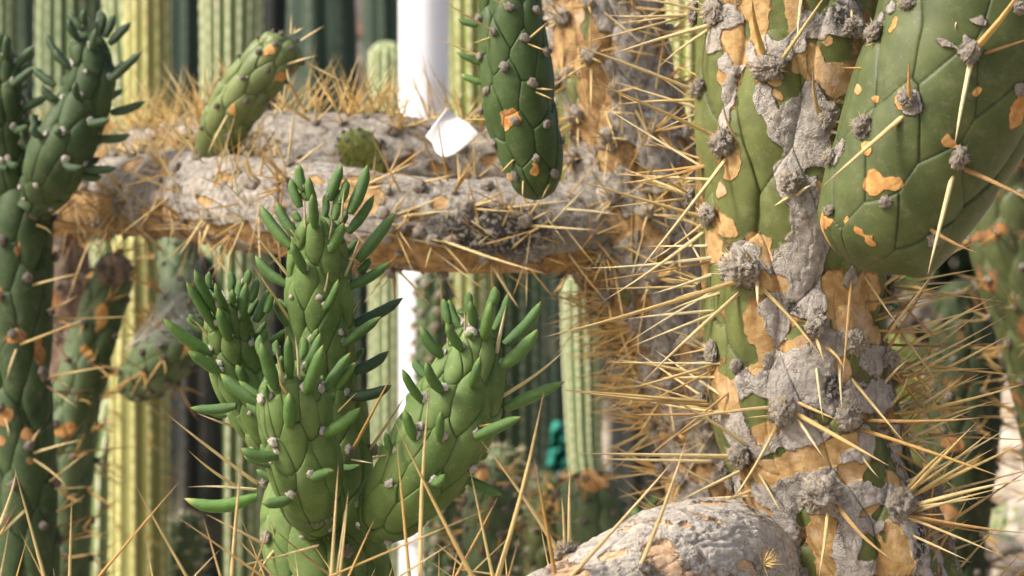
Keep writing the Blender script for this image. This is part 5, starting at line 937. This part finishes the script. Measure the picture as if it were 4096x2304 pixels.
rows4 = [(10, 1449, 77, 825, 9), (90, 1430, 267, 1035, 8, 'spine_gold'), (520, 1449, 430, 478, 9.5, 'spine_gold'), (630, 1449, 672, 40, 12), (985, 1449, 400, 300, 11), (1130, 1449, 1495, 115, 13), (1125, 1449, 955, 650, 9), (850, 1449, 1162, 875, 8, 'spine_gold'), (990, 1410, 1272, 1140, 6), (1250, 1449, 1332, 1130, 7, 'spine_brown'), (160, 1360, 1100, 960, 6, 'spine_gold'), (900, 1370, 670, 1170, 8), (1680, 1449, 2480, 555, 11), (450, 1449, 840, 1200, 7), (1180, 1449, 760, 1385, 7), (820, 1449, 640, 1320, 5), (600, 1000, 560, 1010, 1)]
for cr, rows in (('s3', rows3), ('s4', rows4)):
    for row in rows:
        bx, by, tx, ty, r = row[:5]; kd = row[5] if len(row) > 5 else 'spine'
        B = np.array(K(cr, bx, by)); T = np.array(K(cr, tx, ty)); v = B - T; 
        if by > 1340: B = B + v / np.linalg.norm(v) * (random.uniform(280, 360))
        dB = 1.36; dT = 1.36 - wpx(np.linalg.norm(B - T), 1.36) * random.uniform(-.1, .12)
        spine(of_, P(B[0], B[1], dB), P(T[0], T[1], dT), wpx(r, 1.36), kd)
for k in range(16):
    x = random.uniform(-50, 2500); spine(of_, P(x, 2660, 1.40), P(x + random.gauss(0, 160), random.uniform(2080, 2290), 1.42), wpx(6.5, 1.4), random.choice(('spine', 'spine_gold')))
# cobweb veil on the thick grey green arm tip
tw = thing('cobweb', 'pale cobweb veil stretched over the thick grey green arm tip left of the leafy cactus', 'cobweb', P(650, 1400, 2.0)); V = []; F = []
s = NT('cobweb_silk'); s.b.inputs['Alpha'].default_value = 0.30; wmat = s.fin((.75, .77, .72), .8)
anc = [P(*K('r4', x, y), d) for x, y, d in ((1230, 620, 2.12), (1420, 560, 2.05), (1480, 900, 1.98), (1400, 1130, 2.0), (1000, 1150, 2.0), (1160, 980, 2.08), (1180, 760, 2.1), (1330, 760, 2.0), (1260, 1130, 1.97), (900, 1170, 2.05))]
for k in range(200):
    a, b, c, e = [anc[q] for q in np.random.default_rng(k).integers(0, len(anc), 4)]; u, w_ = random.random(), random.random(); a = a + (b - a) * u; b = c + (e - c) * w_; n_ = (b - a) / (np.linalg.norm(b - a) + 1e-6)
    q = np.cross(n_, (0, 1, 0)) * .00018; q2 = np.cross(n_, q / .00018) * .00018; o_ = len(V); V += [a - q, a + q, b + q, b - q, a - q2, a + q2, b + q2, b - q2]; F += [(o_, o_ + 1, o_ + 2, o_ + 3), (o_ + 4, o_ + 5, o_ + 6, o_ + 7)]
o = mesh_np('silk_threads', np.array(V), F, wmat, P(650, 1400, 2.0), tw, None, False); o['kind'] = 'stuff'
spines_flush()
